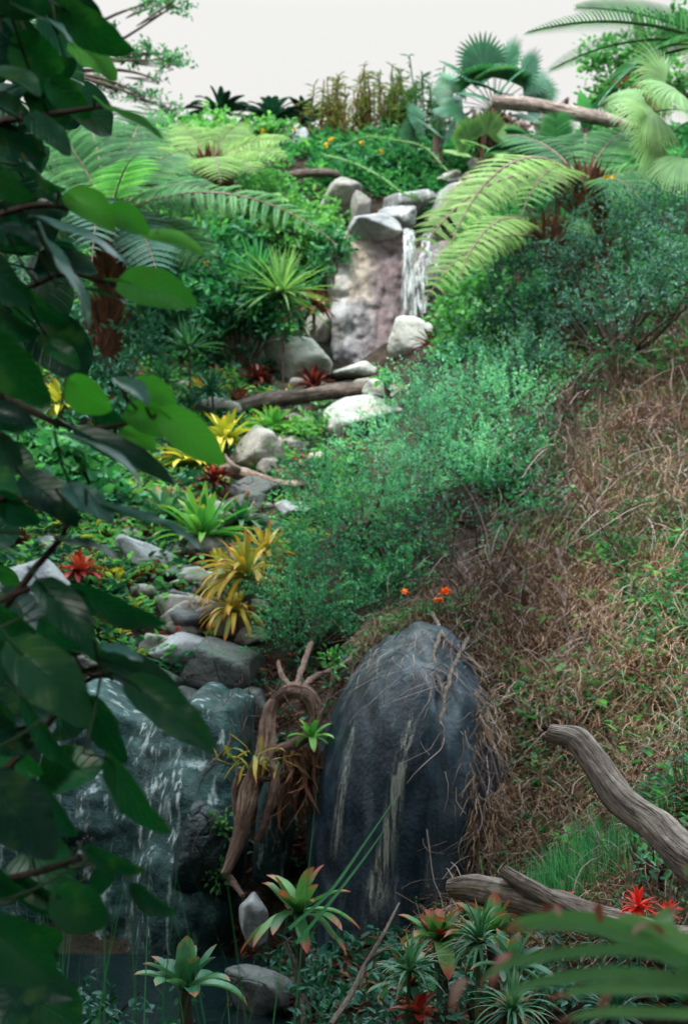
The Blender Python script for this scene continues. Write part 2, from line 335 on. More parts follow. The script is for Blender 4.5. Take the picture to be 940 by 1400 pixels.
M['driftwood'] = woodmat('driftwood', (.10, .065, .05), (.27, .19, .155), (.5, .4, .34))
M['log_pale'] = woodmat('weathered_log', (.07, .05, .045), (.25, .19, .165), (.55, .47, .41), (22, 22, 3))
M['log_dark'] = woodmat('dark_log', (.03, .022, .02), (.10, .075, .065), (.26, .20, .17))
M['fern_trunk'] = woodmat('fern_trunk', (.06, .02, .015), (.24, .09, .055), (.5, .24, .16), (8, 8, 30))
M['root'] = woodmat('root_wood', (.07, .035, .025), (.22, .13, .10), (.42, .29, .23))
M['rock_pale'] = rockmat('pale_rock', (.26, .27, .25), (.42, .43, .40), (.58, .57, .52), crack=.15, rough=.9, patch=[((.32, .3, .26), 3, .6)])
M['rock_grey'] = rockmat('grey_rock', (.16, .17, .19), (.28, .29, .30), (.44, .43, .41), rough=.85, patch=[((.36, .24, .18), 2.5, .62)])
M['rock_mid'] = rockmat('brownish_rock', (.13, .12, .12), (.24, .22, .2), (.38, .35, .32), rough=.8, moss=(.06, .12, .05))
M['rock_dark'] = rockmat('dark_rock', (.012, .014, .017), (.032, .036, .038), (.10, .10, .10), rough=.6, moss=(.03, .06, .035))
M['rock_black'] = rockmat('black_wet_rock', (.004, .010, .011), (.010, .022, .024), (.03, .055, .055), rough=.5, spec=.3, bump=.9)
M['rock_wet'] = rockmat('wet_black_rock', (.002, .009, .017), (.004, .017, .031), (.012, .035, .056), scale=.9, rough=.5, crack=.1, bump=.35, spec=.3,
    streak=[((.075, .105, .13), (9, 9, .45), .5, .5), ((.18, .20, .21), (18, 18, .9), .62, .5), ((.09, .075, .06), (6, 6, .8), .6, .5)])
M['rock_teal'] = rockmat('teal_wet_rock', (.006, .020, .022), (.016, .048, .048), (.045, .105, .10), scale=1.3, rough=.62, crack=.15, bump=.9, spec=.2,
    streak=[((.012, .022, .025), (2.5, 2.5, .6), .56, .8), ((.5, .58, .58), (13, 13, .8), .565, .85)])
def facemat():
    s = NT('stained_rock_face'); P = s.pos(); g = s.n('ShaderNodeSeparateXYZ'); s.set(g.inputs[0], P)
    c0 = at(505, 400, 17.5); k = 17.5/FPX; wob = s.math('MULTIPLY', s.math('SUBTRACT', s.noise(3.5, 5, P), .5), .35)
    X = s.math('ADD', s.math('SUBTRACT', g.outputs[0], float(c0[0])), wob); Zc = s.math('ADD', s.math('SUBTRACT', g.outputs[2], float(c0[2])), wob)
    base = s.ramp(s.noise(4, 6, P), [(.35, (.12, .115, .125)), (.5, (.21, .20, .21)), (.65, (.34, .33, .32))])
    base = s.mix(s.rng(s.noise(1, 5, s.pos((5, 5, .5))), .52, .62, 0, .6), base, (.42, .41, .39))
    mar = s.ramp(s.noise(5, 5, P), [(.35, (.07, .042, .05)), (.6, (.17, .105, .11))])
    m1 = s.rng(X, -.16, .14, 0, .8); col = s.mix(m1, base, mar)
    tan = s.ramp(s.noise(5, 4, P), [(.35, (.27, .20, .145)), (.6, (.43, .35, .27))])
    m2 = s.math('MULTIPLY', s.rng(X, -.08, .12, .75, 0), s.rng(Zc, -.2, .02, 0, 1)); col = s.mix(m2, col, tan)
    col = s.mix(s.math('MULTIPLY', s.rng(X, -.32, -.26, 1, 0), .6), col, (.36, .36, .36))
    col = s.mix(s.rng(s.noise(1, 5, s.pos((7, 7, .6))), .54, .66, 0, .7), col, (.07, .055, .065))
    p = s.n('ShaderNodeBsdfPrincipled'); s.set(p.inputs['Base Color'], col); p.inputs['Roughness'].default_value = .8
    s.set(p.inputs['Normal'], s.bump(s.noise(12, 6, P), .6, .05)); s.set(s.out.inputs[0], p.outputs[0]); return s.m
M['rock_face'] = facemat()
M['rock_lip'] = rockmat('waterfall_rock', (.10, .10, .11), (.2, .2, .21), (.36, .36, .35), rough=.7, streak=[((.65, .68, .68), (9, 9, .8), .56, .7)])
def watermat(name, lo=.5, amt=.9, sxz=(26, 26, 3), col=(.82, .86, .87), soft=.55):
    s = NT(name); n1 = s.noise(1, 5, s.pos(sxz), .3); a = s.n('ShaderNodeAttribute', attribute_name='leafdata'); sp = s.n('ShaderNodeSeparateXYZ'); s.set(sp.inputs[0], a.outputs['Vector'])
    f = s.math('MULTIPLY', s.rng(n1, lo, lo+.14, 0.03, amt), s.rng(s.math('ABSOLUTE', sp.outputs[2]), soft, 1, 1, 0), clamp=True); f = s.math('MULTIPLY', f, s.math('MULTIPLY', s.rng(sp.outputs[1], 0, .12, 0, 1), s.rng(sp.outputs[1], .8, 1, 1, .0))) if soft < .5 else f
    p = s.n('ShaderNodeBsdfPrincipled'); s.set(p.inputs['Base Color'], K(col)); p.inputs['Roughness'].default_value = .35
    s.set(p.inputs['Normal'], s.bump(n1, .8, .02))
    t = s.n('ShaderNodeBsdfTransparent'); ms = s.n('ShaderNodeMixShader'); s.set(ms.inputs[0], f); s.set(ms.inputs[1], t.outputs[0]); s.set(ms.inputs[2], p.outputs[0]); s.set(s.out.inputs[0], ms.outputs[0]); return s.m
M['fall'] = watermat('falling_water', .50, .8, (30, 30, 3), (.66, .71, .72))
M['trickle'] = watermat('trickling_water', .53, .7, (34, 34, 6), (.55, .63, .64))
M['film'] = watermat('thin_water_film', .43, .6, (60, 60, 5), (.46, .46, .40), 0.)
def watersurf():
    s = NT('dark_pool_water'); p = s.n('ShaderNodeBsdfPrincipled'); p.inputs['Base Color'].default_value = (.004, .01, .011, 1); p.inputs['Roughness'].default_value = .12; p.inputs['Specular IOR Level'].default_value = .25
    s.set(p.inputs['Normal'], s.bump(s.noise(9, 4, s.pos()), .5, .03)); s.set(s.out.inputs[0], p.outputs[0]); return s.m
M['pool'] = watersurf()
def soilmat():
    s = NT('hillside_soil'); P = s.pos(); a = s.noise(1.1, 5, P); b = s.noise(9, 6, P); c3 = s.noise(50, 4, P)
    col = s.ramp(s.math('ADD', s.math('MULTIPLY', a, .5), s.math('MULTIPLY', b, .5)), [(.36, (.015, .011, .009)), (.48, (.04, .028, .021)), (.6, (.09, .066, .05))])
    col = s.mix(s.rng(s.noise(.7, 5, P, .5), .5, .62, 0, .8), col, (.018, .04, .02))
    p = s.n('ShaderNodeBsdfPrincipled'); s.set(p.inputs['Base Color'], col); p.inputs['Roughness'].default_value = .95; p.inputs['Specular IOR Level'].default_value = .15
    s.set(p.inputs['Normal'], s.bump(s.math('ADD', b, c3), 1, .06)); s.set(s.out.inputs[0], p.outputs[0]); return s.m
M['soil'] = soilmat()

# ================================================================ ground
CP = [(940,1280,4.9),(800,1290,5.3),(700,1290,5.9),(940,1100,6.0),(800,1100,6.7),(700,1080,6.9),(700,970,7.5),(690,1200,6.4),(600,860,8.0),(520,875,8.1),(940,900,7.3),(800,900,7.9),(690,930,7.9),(940,750,8.6),(800,740,9.2),(650,800,9.0),
 (560,880,9.0),(450,900,9.0),(940,600,10.2),(800,580,11),(700,600,11),(560,700,10.2),(500,600,13.5),(940,450,12.2),(800,430,13.2),(660,480,13.5),(940,300,14.8),(800,290,16),(700,300,17),(640,340,17.3),
 (500,1400,5.6),(600,1390,5.4),(700,1400,5.0),(850,1400,4.7),(950,1400,4.5),(400,1400,6.2),(300,1400,6.4),(150,1380,6.8),(0,1380,6.8),(-100,1380,6.8),
 (450,1200,7.6),(560,1150,7.7),(360,1330,7.4),(300,1330,7.7),(150,1330,7.8),(0,1330,7.8),(-150,1330,7.8),
 (330,950,9.0),(200,950,9.0),(60,950,9.0),(-100,950,9.0),(300,870,9.5),(200,800,10.2),(250,750,11),(350,740,11.2),(60,760,10.6),(-100,760,10.6),
 (320,650,12.8),(420,640,12.8),(200,650,12.6),(330,580,14.5),(450,580,14.5),(400,525,16),(520,525,16.2),(350,500,17),(460,500,17.4),
 (470,400,18.4),(560,400,18.6),(620,420,17.3),(520,290,19.0),(600,275,19.2),(660,260,19.5),(550,225,20.5),(450,215,20.5),(420,195,22),(650,205,21.5),(800,190,20.5),(930,220,18.5),
 (0,800,10),(0,650,11.6),(100,600,13.2),(150,540,15),(250,510,16),(200,430,17.2),(310,420,17.2),(410,430,17.6),(100,350,18.2),(300,290,19),(410,260,19.5),(200,210,21),(0,210,21),(300,170,23.5),(-100,400,17),(-150,200,22)]
WP = [at(*c) for c in CP]
WP += [A(q) for q in [(0,-3,-1.6),(0,0,-1.6),(0,2.5,-1.6),(3,0,-1.5),(-3,0,-1.6),(-3,3,-1.6),(3,3,-1.1),(-6,8,0),(-8,12,2),(-9,18,5),(7,8,3),(7,4,1),(9,14,5),(10,20,8),
 (-12,0,0),(12,0,3),(0,-12,-1.5),(14,10,7),(-14,10,2),(0,27,7.2),(-8,27,7.2),(8,27,8),(0,34,6),(-14,30,6),(14,30,7),(0,45,3),(30,30,5),(-30,30,3),(30,0,5),(-30,0,2),(0,-30,0),(0,90,0),(90,0,0),(-90,0,0),(0,-90,0)]]
WP = np.array(WP); XY = WP[:, :2]
Kn = np.linalg.norm(XY[:, None]-XY[None], axis=-1); Nn = len(XY)
Am = np.block([[Kn-np.eye(Nn)*.02, np.ones((Nn, 1)), XY], [np.ones((1, Nn)), np.zeros((1, 3))], [XY.T, np.zeros((2, 3))]])
SOL = np.linalg.solve(Am, np.concatenate([WP[:, 2], np.zeros(3)]))
def hz(x, y):
    q = np.stack([A(x).ravel(), A(y).ravel()], -1); out = np.zeros(len(q))
    for i in range(0, len(q), 20000):
        p = q[i:i+20000]; out[i:i+20000] = np.linalg.norm(p[:, None]-XY[None], axis=-1)@SOL[:Nn]+SOL[Nn]+p@SOL[Nn+1:]
    return out.reshape(np.shape(x))
def hground(x, y):
    p = np.stack([A(x), A(y), 0*A(x)], -1)
    return hz(x, y)+.07*fbm(p*1.3, 4, 5)+.03*fbm(p*6, 3, 9)
YS = np.arange(1.5, 32, .06)
def G(px, py, lift=0.):
    d = ray(px, py); P = d[None]*(YS/d[1])[:, None]; h = hground(P[:, 0], P[:, 1]); k = np.argmax(P[:, 2] < h)
    if P[k, 2] >= h[k]: return at(px, py, 20)
    return np.array([P[k, 0], P[k, 1], h[k]+lift])
g1 = np.concatenate([-np.geomspace(200, 7, 28), np.arange(-6.9, 6.95, .09), np.geomspace(7, 200, 28)])
g2 = np.concatenate([-np.geomspace(200, 3, 16), np.arange(-2.5, 3, .5), np.arange(3, 25, .1), np.geomspace(25, 250, 30)])
gx, gy = np.meshgrid(g1, g2); gz = hground(gx, gy)
mb = MB(); idx = np.arange(gx.size).reshape(gx.shape)
mb.add(np.stack([gx, gy, gz], -1), np.stack([idx[:-1, :-1], idx[:-1, 1:], idx[1:, 1:], idx[1:, :-1]], -1).reshape(-1, 4))
ground = tag(mb.build('ground', M['soil'], origin=(0, 0, 0)), kind='structure')
pw = MB(); t = np.linspace(0, 2*np.pi, 48, endpoint=False)
pz = at(150, 1395, 6.6)[2]+.12
pw.add(np.stack([-1.3+1.9*np.cos(t), 6.4+1.0*np.sin(t), 0*t+pz], -1), [list(range(48))])
pool = tag(pw.build('pool_water', M['pool']), kind='structure')

# ================================================================ rocks
ICO = {}
def ico(n):
    if n not in ICO:
        b = bmesh.new(); bmesh.ops.create_icosphere(b, subdivisions=n, radius=1); b.verts.ensure_lookup_table()
        ICO[n] = (np.array([v.co[:] for v in b.verts]), np.array([[v.index for v in f.verts] for f in b.faces])); b.free()
    return ICO[n]
BVH = {}
def rock(name, label, cat, px, py, wpx, hpx, Y, mat, depth=None, seed=1, facets=16, sharp=14, rot=0., tilt=0., bumpy=.06, sub=5, p=None, group=None, key=None, low=None):
    """boulder whose outline is wpx x hpx pixels, centred at (px,py), Y metres away"""
    V, F = ico(sub); r = np.random.default_rng(seed); s = Y/FPX
    N = norm(r.normal(size=(facets, 3))); D = r.uniform(.72, 1.0, facets)
    dots = V@N.T/D; q = (np.maximum(dots, 0)**sharp).sum(1)**(1/sharp); rad = 1/np.maximum(q, .5); rad = np.minimum(rad, 1.45)
    P = V*rad[:, None]; P = P/np.array([np.abs(P[:, 0]).max(), np.abs(P[:, 1]).max(), np.abs(P[:, 2]).max()])
    if key == 'wet': P[:, :2] *= 1+.30*np.clip(P[:, 2:], 0, 1)**2
    P = P*(1+bumpy*fbm(P*1.8+seed, 4, seed)[:, None]+bumpy*.35*fbm(P*7+seed, 3, seed+4)[:, None])
    sc3 = np.array([wpx*s/2, (depth or (wpx+hpx)*.5*s)/2, hpx*s/2]); P = P*sc3
    ca, sa = math.cos(tilt), math.sin(tilt); P = P@np.array([[ca, 0, -sa], [0, 1, 0], [sa, 0, ca]])
    ca, sa = math.cos(rot), math.sin(rot); P = P@np.array([[ca, sa, 0], [-sa, ca, 0], [0, 0, 1]])
    if key == 'wet': P[:, 1] += .42*P[:, 2]; P[:, 0] += .03*P[:, 2]
    c = at(px, py, Y) if p is None else A(p); W = P+c
    b = MB(); b.add(W, F)
    o = b.build(name, M[mat] if isinstance(mat, str) else mat, origin=c); tag(o, label, cat, group)
    if key: BVH[key] = BVHTree.FromPolygons([Vector(v) for v in W], F.tolist())
    return o
def drape(key, pts, w, mb, off=.012, n=24, tone=.5, sides=5):
    """ribbon of water lying on a rock: follows pixel points down its surface"""
    C = curve([(x, y, 0) for x, y in pts], n); tr = BVH[key]; rows = []
    for i, c in enumerate(C):
        row = []
        for j in range(sides):
            u = (j/(sides-1)-.5)*2; ww = np.interp(i/(n-1), np.linspace(0, 1, len(w)), w)
            d = Vector(ray(c[0]+u*ww/2, c[1])).normalized(); h = tr.ray_cast(Vector((0, 0, 0)), d)
            row.append(np.array(h[0])-np.array(d)*off if h[0] is not None else None)
        rows.append(row)
    last = None
    for row in rows:
        for j in range(sides):
            if row[j] is None:
                k = [q for q in row if q is not None]
                row[j] = k[0] if k else (last[j] if last else np.zeros(3))
        last = row
    V = np.array(rows); idx = np.arange(n*sides).reshape(n, sides)
    mb.add(V, np.stack([idx[:-1, :-1], idx[:-1, 1:], idx[1:, 1:], idx[1:, :-1]], -1).reshape(-1, 4), tone, np.repeat(np.linspace(0, 1, n), sides), np.tile(np.linspace(-1, 1, sides), n))

# big dark wet boulder, lower centre
rock('wet_boulder', 'huge black wet boulder with pale water streaks, in front of the brown slope', 'boulder', 563, 1186, 282, 640, 7.3, 'rock_wet', depth=2.0, seed=23, facets=34, sharp=6, bumpy=.05, tilt=-.03, sub=6, key='wet')
for st_ in ([(566,962),(556,1000),(546,1050),(536,1110),(526,1180),(512,1270)], [(560,990),(540,1060),(528,1130),(510,1200),(498,1290)], [(572,975),(556,1030),(545,1075),(540,1140)], [(484,985),(477,1030),(466,1090),(456,1180)]  ):
    b = MB(); k_ = 1.9 if st_[0] == (566, 962) else 1.; drape('wet', st_, [5, 11*k_, 15*k_, 17*k_, 22*k_], b, n=40); tag(b.build('water_streak', M['film']), kind='structure')
# lower left waterfall wall
def cliff(name, label, x0, x1, y0, y1, Yf, mat, nx=110, ny=110, back=1.4, key=None, cat='cliff', kind=None, amp=1.):
    u = np.linspace(0, 1, nx); v = np.linspace(0, 1, ny); U, Vv = np.meshgrid(u, v)
    PX = x0+(x1-x0)*U; PY = y0+(y1-y0)*Vv
    Yb = Yf(PX, PY)
    edge = np.maximum(0, (.07-np.minimum(U, 1-U))/.07)**2*.5+np.maximum(0, (.06-Vv)/.06)**2*back
    P = np.stack([at(a, c_, 1.0) for a, c_ in zip(PX.ravel(), PY.ravel())]); Q = P*Yb.ravel()[:, None]
    n = fbm(Q*A([1.1, 1, .8]), 4, 21)*.26+np.abs(fbm(Q*A([2.6, 1, 2.2]), 4, 33))*.2+fbm(Q*7, 3, 40)*.04
    Yt = (Yb.ravel()-n*amp+edge.ravel())
    # keep world height, move only along Y beyond the base sheet
    W = Q.copy(); W[:, 1] = Yt
    W[:, 2] += (np.maximum(0, .2-Vv.ravel())/.2)*fbm(Q*A([2.6, 0, 0])+3, 4, 71)*.16
    idx = np.arange(nx*ny).reshape(ny, nx); F = np.stack([idx[:-1, :-1], idx[1:, :-1], idx[1:, 1:], idx[:-1, 1:]], -1).reshape(-1, 4)
    b = MB(); b.add(W, F)
    # back shell
    Bk = W.copy(); Bk[:, 1] += back
    e = np.concatenate([idx[0, :], idx[1:, -1], idx[-1, -2::-1], idx[-2:0:-1, 0]]); m = len(e)
    V2 = np.vstack([W[e], Bk[e]]); i = np.arange(m); j = (i+1) % m; b.add(V2, np.stack([i, j, j+m, i+m], -1))
    o = b.build(name, M[mat]); tag(o, label, cat, kind=kind)
    if key: BVH[key] = BVHTree.FromPolygons([Vector(q) for q in W], F.tolist())
    return o
cliff('rock_wall', 'teal grey wet rock wall streaked white under the lower waterfall, behind large dark leaves', -170, 338, 945, 1420, lambda x, y: 7.9+.7*((1180-y)/235).clip(0, 2)**1.5*.6+.15*np.sin(x/60), 'rock_teal', key='low', amp=.75)
b = MB()
for pts, ww in (([(205,960),(208,1010),(215,1060),(205,1120),(195,1190),(190,1260),(185,1330)], [26,50,44,40,34,44,40]), ([(110,1080),(122,1150),(125,1220),(130,1300)], [14, 26, 24, 30]),
                ([(232,985),(240,1040),(236,1120),(238,1180)], [14, 24, 20, 14]), ([(60,960),(70,1040),(60,1140)], [30, 40, 30]), ([(160,975),(155,1060),(160,1120)], [14, 20, 14])):
    drape('low', pts, ww, b, n=60, sides=7, off=.02)
tag(b.build('lower_waterfall_water', M['trickle']), kind='structure')
cliff('stone_cliff', 'tall rounded rock face stained maroon and tan left of the upper waterfall', 446, 562, 312, 515, lambda x, y: 17.6+.9*((430-y)/120).clip(0, 2)*.5+((x-505)/70)**4*.5+.10*((x-545)/60).clip(-1, 1), 'rock_face', nx=70, ny=90, back=1.0, key='face', amp=.8)
RK = [ # name,label,px,py,w,h,Y,mat,seed,(rot)
 ('boulder','pale rounded boulder at the foot of the upper waterfall',566,472,90,76,16.8,'rock_pale',11),
 ('boulder','flat pale grey boulder left of the upper pool',412,498,112,72,16.6,'rock_pale',12),
 ('boulder','low pale ledge stone under the maroon rock face',492,508,80,28,16.9,'rock_pale',13),
 ('boulder','grey flat rock with pale top below the log, beside the green shrub',492,572,130,64,15.0,'rock_pale',14),
 ('boulder','dark grey leaning boulder behind the yellow bromeliads',352,622,80,80,13.0,'rock_mid',15),
 ('boulder','small pale knobbly rock beside the driftwood stick',372,640,44,34,12.6,'rock_mid',16),
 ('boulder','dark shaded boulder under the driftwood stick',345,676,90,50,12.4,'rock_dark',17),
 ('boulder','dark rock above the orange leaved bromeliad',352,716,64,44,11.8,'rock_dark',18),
 ('boulder','smooth brownish grey dome rock behind the red bromeliads',196,764,92,56,10.9,'rock_grey',19),
 ('boulder','flat pale stone slab left of the orange leaved bromeliad',268,797,78,34,10.4,'rock_pale',20),
 ('boulder','mottled round grey rock below the flat pale slab',250,845,78,48,10.0,'rock_mid',21),
 ('boulder','long sloping pale boulder among the large leaves at left',48,806,150,96,10.2,'rock_grey',22),
 ('boulder','small stone wedged right of the mottled round rock',305,838,40,30,10.0,'rock_grey',23),
 ('boulder','broad grey ledge rock above the lower waterfall',262,892,120,56,9.4,'rock_grey',24),
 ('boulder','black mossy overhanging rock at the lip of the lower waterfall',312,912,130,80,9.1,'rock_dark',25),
 ('boulder','smooth dark stone hanging beside the root arch',350,968,44,64,8.7,'rock_dark',26),
 ('boulder','pale orange stained stone left of the lower pool edge',110,905,80,44,9.3,'rock_mid',27),
 ('boulder','rough black rock at the right end of the teal wall',284,1170,84,150,7.7,'rock_black',28),
 ('boulder','pale upright rounded stone behind the red tipped bromeliad',346,1256,46,72,7.0,'rock_grey',29),
 ('boulder','angular mossy grey rock at the bottom between bromeliads',366,1362,118,84,5.9,'rock_dark',30),
 ('boulder','small dark rock above the bottom green bromeliad',290,1300,56,60,6.6,'rock_dark',31),
 ('boulder','tall pale grey boulder on the skyline by the ferns',412,194,44,46,21.0,'rock_grey',32),
 ('boulder','upright grey slab beside the top of the rock face',496,284,34,56,18.1,'rock_mid',33),
 ('boulder','sloping grey rock ridge above the maroon rock face',505,308,90,50,17.9,'rock_grey',34),
 ('boulder','knobbly pinkish grey rock on the crest left of the stream',470,262,62,60,18.6,'rock_mid',35),
 ('boulder','brownish rock with a flat top left of the water lip',540,300,60,44,18.2,'rock_lip',36),
 ('boulder','wide streaked grey rock behind the water lip',556,276,84,34,18.9,'rock_lip',37),
 ('boulder','large grey rock with white trickles behind the leaning branch',632,278,96,70,18.8,'rock_lip',38),
 ('boulder','pale cream rock on the crest right of the stream',614,242,36,20,19.4,'rock_pale',39),
 ('boulder','pale cream block under the small fan palm',656,232,40,26,19.6,'rock_pale',40),
 ('boulder','dark brown rock under the crest driftwood',650,252,90,26,19.2,'rock_mid',41),
 ('boulder','tall rock behind the falling water of the upper waterfall',592,385,104,160,18.2,'rock_face',42),
 ('boulder','shaded brown rock left of the base of the maroon rock face',432,452,60,60,17.6,'rock_mid',43),
 ('boulder','lichen grey stone among the red bromeliads at far left',60,745,60,30,11.2,'rock_grey',44),
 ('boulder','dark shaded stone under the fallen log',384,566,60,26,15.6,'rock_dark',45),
 ('boulder','black wet rock on the lip left of the mossy overhang',215,935,90,44,9.0,'rock_dark',61),
 ('boulder','dark grey rock on the lip behind the long teal leaf',130,945,90,40,9.0,'rock_dark',62),
 ('boulder','dark brown rock on the lip at far left',30,935,110,50,9.0,'rock_dark',63),
 ('boulder','rounded grey rock wedged under the black mossy overhang',262,960,60,40,8.7,'rock_dark',64),
 ('boulder','long pale grey slab stepping down below the pale round boulder',520,535,90,30,16,'rock_pale',65),
 ('boulder','grey block just left of the driftwood stick end',440,632,50,30,13,'rock_grey',66),
 ('boulder','grey angular rock below the driftwood stick near the green shrub',398,700,54,34,12,'rock_grey',67),
 ('boulder','brown grey rock beside the lime green bromeliad',398,606,40,26,14,'rock_mid',68),
 ('boulder','big shaded grey boulder left of the leaning dark boulder',300,560,70,40,15,'rock_mid',69),
 ('boulder','dark wet rock at the foot of the teal wall, left of two',165,1345,110,70,6.9,'rock_black',81),
 ('boulder','dark wet rock at the foot of the teal wall, right of two',262,1335,80,54,7.0,'rock_black',82),
 ('boulder','low grey rock between dome rock and fresh green bromeliad',246,752,50,24,11,'rock_grey',70),
 ('boulder','mossy grey rock under the mottled round rock',215,880,56,30,9.8,'rock_mid',71),
 ('boulder','grey rock ledge right above the black mossy overhang',345,872,60,34,9.4,'rock_mid',72),
]
for n_, l_, x, y, w_, h_, Y_, m_, sd_ in RK:
    gy_ = G(x, y+h_*.3)[1]; Y2 = Y_ if y <= 480 or 1000 < y < 1280 else (gy_+.05 if abs(gy_-Y_) < 1.6 else min(Y_, gy_+.05)); 
    rock(n_, l_, 'boulder', x, y, w_, h_, Y2, m_, seed=sd_, tilt=rng.uniform(-.15, .15), rot=rng.uniform(-.4, .4), facets=14 if h_ < 100 else 24, key='r%d' % sd_)
rock('wet_rock', 'narrow teal wet rock between the twisted roots', 'boulder', 376, 1130, 60, 220, 7.7, 'rock_teal', seed=50, depth=.5)
rock('wet_rock', 'pale water stained rock at left edge behind dark leaves', 'boulder', 30, 1010, 110, 120, 8.3, 'rock_grey', seed=51)
V0, F0 = ico(4)
for k in range(34):
    py = rng.uniform(500, 880); px = np.interp(py, [500, 560, 640, 720, 800, 880], [470, 440, 380, 330, 280, 270])+rng.normal(0, 34); g = G(px, py, .0); s_ = rng.uniform(.06, .17); r_ = np.random.default_rng(k+900)
    N_ = norm(r_.normal(size=(12, 3))); q_ = (np.maximum(V0@N_.T/r_.uniform(.7, 1, 12), 0)**12).sum(1)**(1/12); Vr = V0*np.minimum(1/q_, 1.4)[:, None]*(1+.06*fbm(V0*3+k, 3, k)[:, None])
    b = MB(); b.add(Vr*s_*A([1.3, 1, .7])+g, F0); tag(b.build('stream_stone', M[['rock_mid', 'rock_dark', 'rock_dark', 'rock_mid'][k % 4]], origin=g), 'small loose stone lying in the stepped stream bed', 'stone', 'loose stones down the stream bed')
# pebbles and stones scattered down the stream bed
b = MB(); V0, F0 = ico(2)
for k in range(70):
    x, y = rng.choice([0, 1]), 0
    px = rng.uniform(230, 470); py = rng.uniform(500, 860); px -= (py-500)*.35; g = G(px, py, .01)
    s_ = rng.uniform(.03, .10); b.add(V0*s_*A([1.2, 1, .7])*(1+.15*fbm(V0*1.5+k, 2, k)[:, None])+g, F0)
tag(b.build('gravel', M['rock_mid']), kind='stuff')

# ---- upper waterfall water
b = MB()
def fall(pts, w0, w1, n=30, wob=.02, strands=10, Yo=None):
    C = curve(pts, n); s = C[0][1]/FPX
    for k in range(strands):
        f = rng.uniform(-1, 1); off = np.c_[f*np.linspace(w0, w1, n)*s/2, rng.uniform(-.06, .06)*np.ones(n), np.zeros(n)]
        off[:, 0] += wob*vnoise(np.c_[np.linspace(0, 6, n), np.full(n, k*3.3), np.zeros(n)], k)
        lo = rng.integers(0, n//4); hi = n-rng.integers(0, n//5)
        Q = (C+off)[lo:hi]; ww = rng.uniform(.014, .045)
        V = np.stack([Q-A([ww, 0, 0]), Q+A([0, -.02, 0]), Q+A([ww, 0, 0])], 1); m = len(Q); i = np.arange(m*3).reshape(m, 3)
        b.add(V, np.concatenate([np.stack([i[:-1, j], i[:-1, j+1], i[1:, j+1], i[1:, j]], -1) for j in (0, 1)]), .5, 0, np.tile([-1, 0, 1], m))
fall([at(556,312,18.0), at(557,330,17.7), at(556,380,17.6), at(555,446,17.55)], 16, 28, strands=14)
fall([at(584,315,18.0), at(580,340,17.75), at(574,380,17.65), at(571,440,17.55)], 16, 22, strands=9)
tag(b.build('upper_waterfall_water', M['fall']), kind='structure')
b = MB()
drape('r37', [(552,262),(554,275),(553,292)], [24, 26, 24], b, n=16); drape('r36', [(553,285),(553,300),(554,318)], [20, 20, 20], b, n=12)
drape('r38', [(608,252),(606,275),(602,300)], [18, 20, 22], b, n=16); drape('r38', [(630,252),(629,275),(624,302)], [14, 18, 22], b, n=16)
drape('r42', [(570,330),(566,380),(562,430)], [20, 24, 26], b, n=16); drape('r42', [(590,330),(592,380),(590,430)], [20, 24, 26], b, n=16)
tag(b.build('ledge_trickle_water', M['fall']), kind='structure')

# ================================================================ logs and driftwood
def log(name, label, pts, rad, mat, sides=14, rough=.16, cat='log', branches=(), n=40, ridges=.12, group=None):
    seat = min([0]+[G(q[0], q[1]+6)[1]-q[2] for q in pts]) if pts[0][2] > 11 and pts[0][1] > 500 else 0
    pts = [(q[0], q[1], q[2]+seat) for q in pts]; branches = [([(q[0], q[1], q[2]+seat) for q in bp], br) for bp, br in branches]
    P = [at(*q) for q in pts]; s = np.mean([q[2] for q in pts])/FPX
    C, r = curve(P, n, [q*s for q in rad]); t = thing(name, label, cat, C[0], group) if branches else None
    b = MB(); tube(b, C, r, sides, rough, int(pts[0][0]), ridges=ridges)
    o = b.build('trunk' if branches else name, M[mat], parent=t)
    if not branches: tag(o, label, cat, group); return o
    for bp, br in branches:
        Pb = [at(*q) for q in bp]; Cb, rb = curve(Pb, 18, [q*s for q in br]); b = MB(); tube(b, Cb, rb, 8, .15, int(bp[0][1]), ridges=.1); b.build('branch', M[mat], parent=t)
    return t
log('bare_branch', 'thick curved bare branch rising out of the right edge', [(1010,1215,4.3),(945,1178,4.45),(895,1130,4.6),(850,1095,4.7),(812,1045,4.8),(785,1012,4.85),(752,1002,4.9)], [30,27,23,21,20,18,15], 'log_pale', sides=18, cat='branch', n=60)
log('driftwood_log', 'weathered cracked driftwood log lying behind the bottom bromeliads', [(615,1216,4.6),(650,1216,4.55),(700,1226,4.5),(760,1240,4.4),(830,1262,4.3),(910,1285,4.2),(1000,1300,4.1)], [13,19,20,22,20,24,24], 'log_pale', sides=16, rough=.28,
    branches=[([(690,1192,4.5),(722,1212,4.42),(765,1236,4.35),(800,1254,4.3)], [9,12,12,6])])
log('fallen_log', 'pale cut log jutting from the palms on the skyline', [(672,138,17.5),(700,141,17.5),(740,146,17.5),(780,154,17.5),(830,164,17.6),(880,180,17.8)], [9,10,10,11,10,9], 'log_pale',
    branches=[([(765,150,17.5),(772,140,17.5),(776,134,17.4)], [6,5,2]), ([(738,145,17.5),(741,170,17.4),(744,190,17.3)], [1.5,1.5,1])])
log('leaning_branch', 'bare pale branch leaning over the top cascade', [(590,306,18.0),(604,288,18.0),(622,262,18.0),(642,244,18.1)], [6,6,7,7], 'log_pale', cat='branch', branches=[([(634,240,18.0),(650,256,18.0),(672,262,18.0),(710,264,18.0)], [7,6,4,3]), ([(645,256,18.0),(654,270,18.0),(662,280,18.0)], [2,1.5,1])])
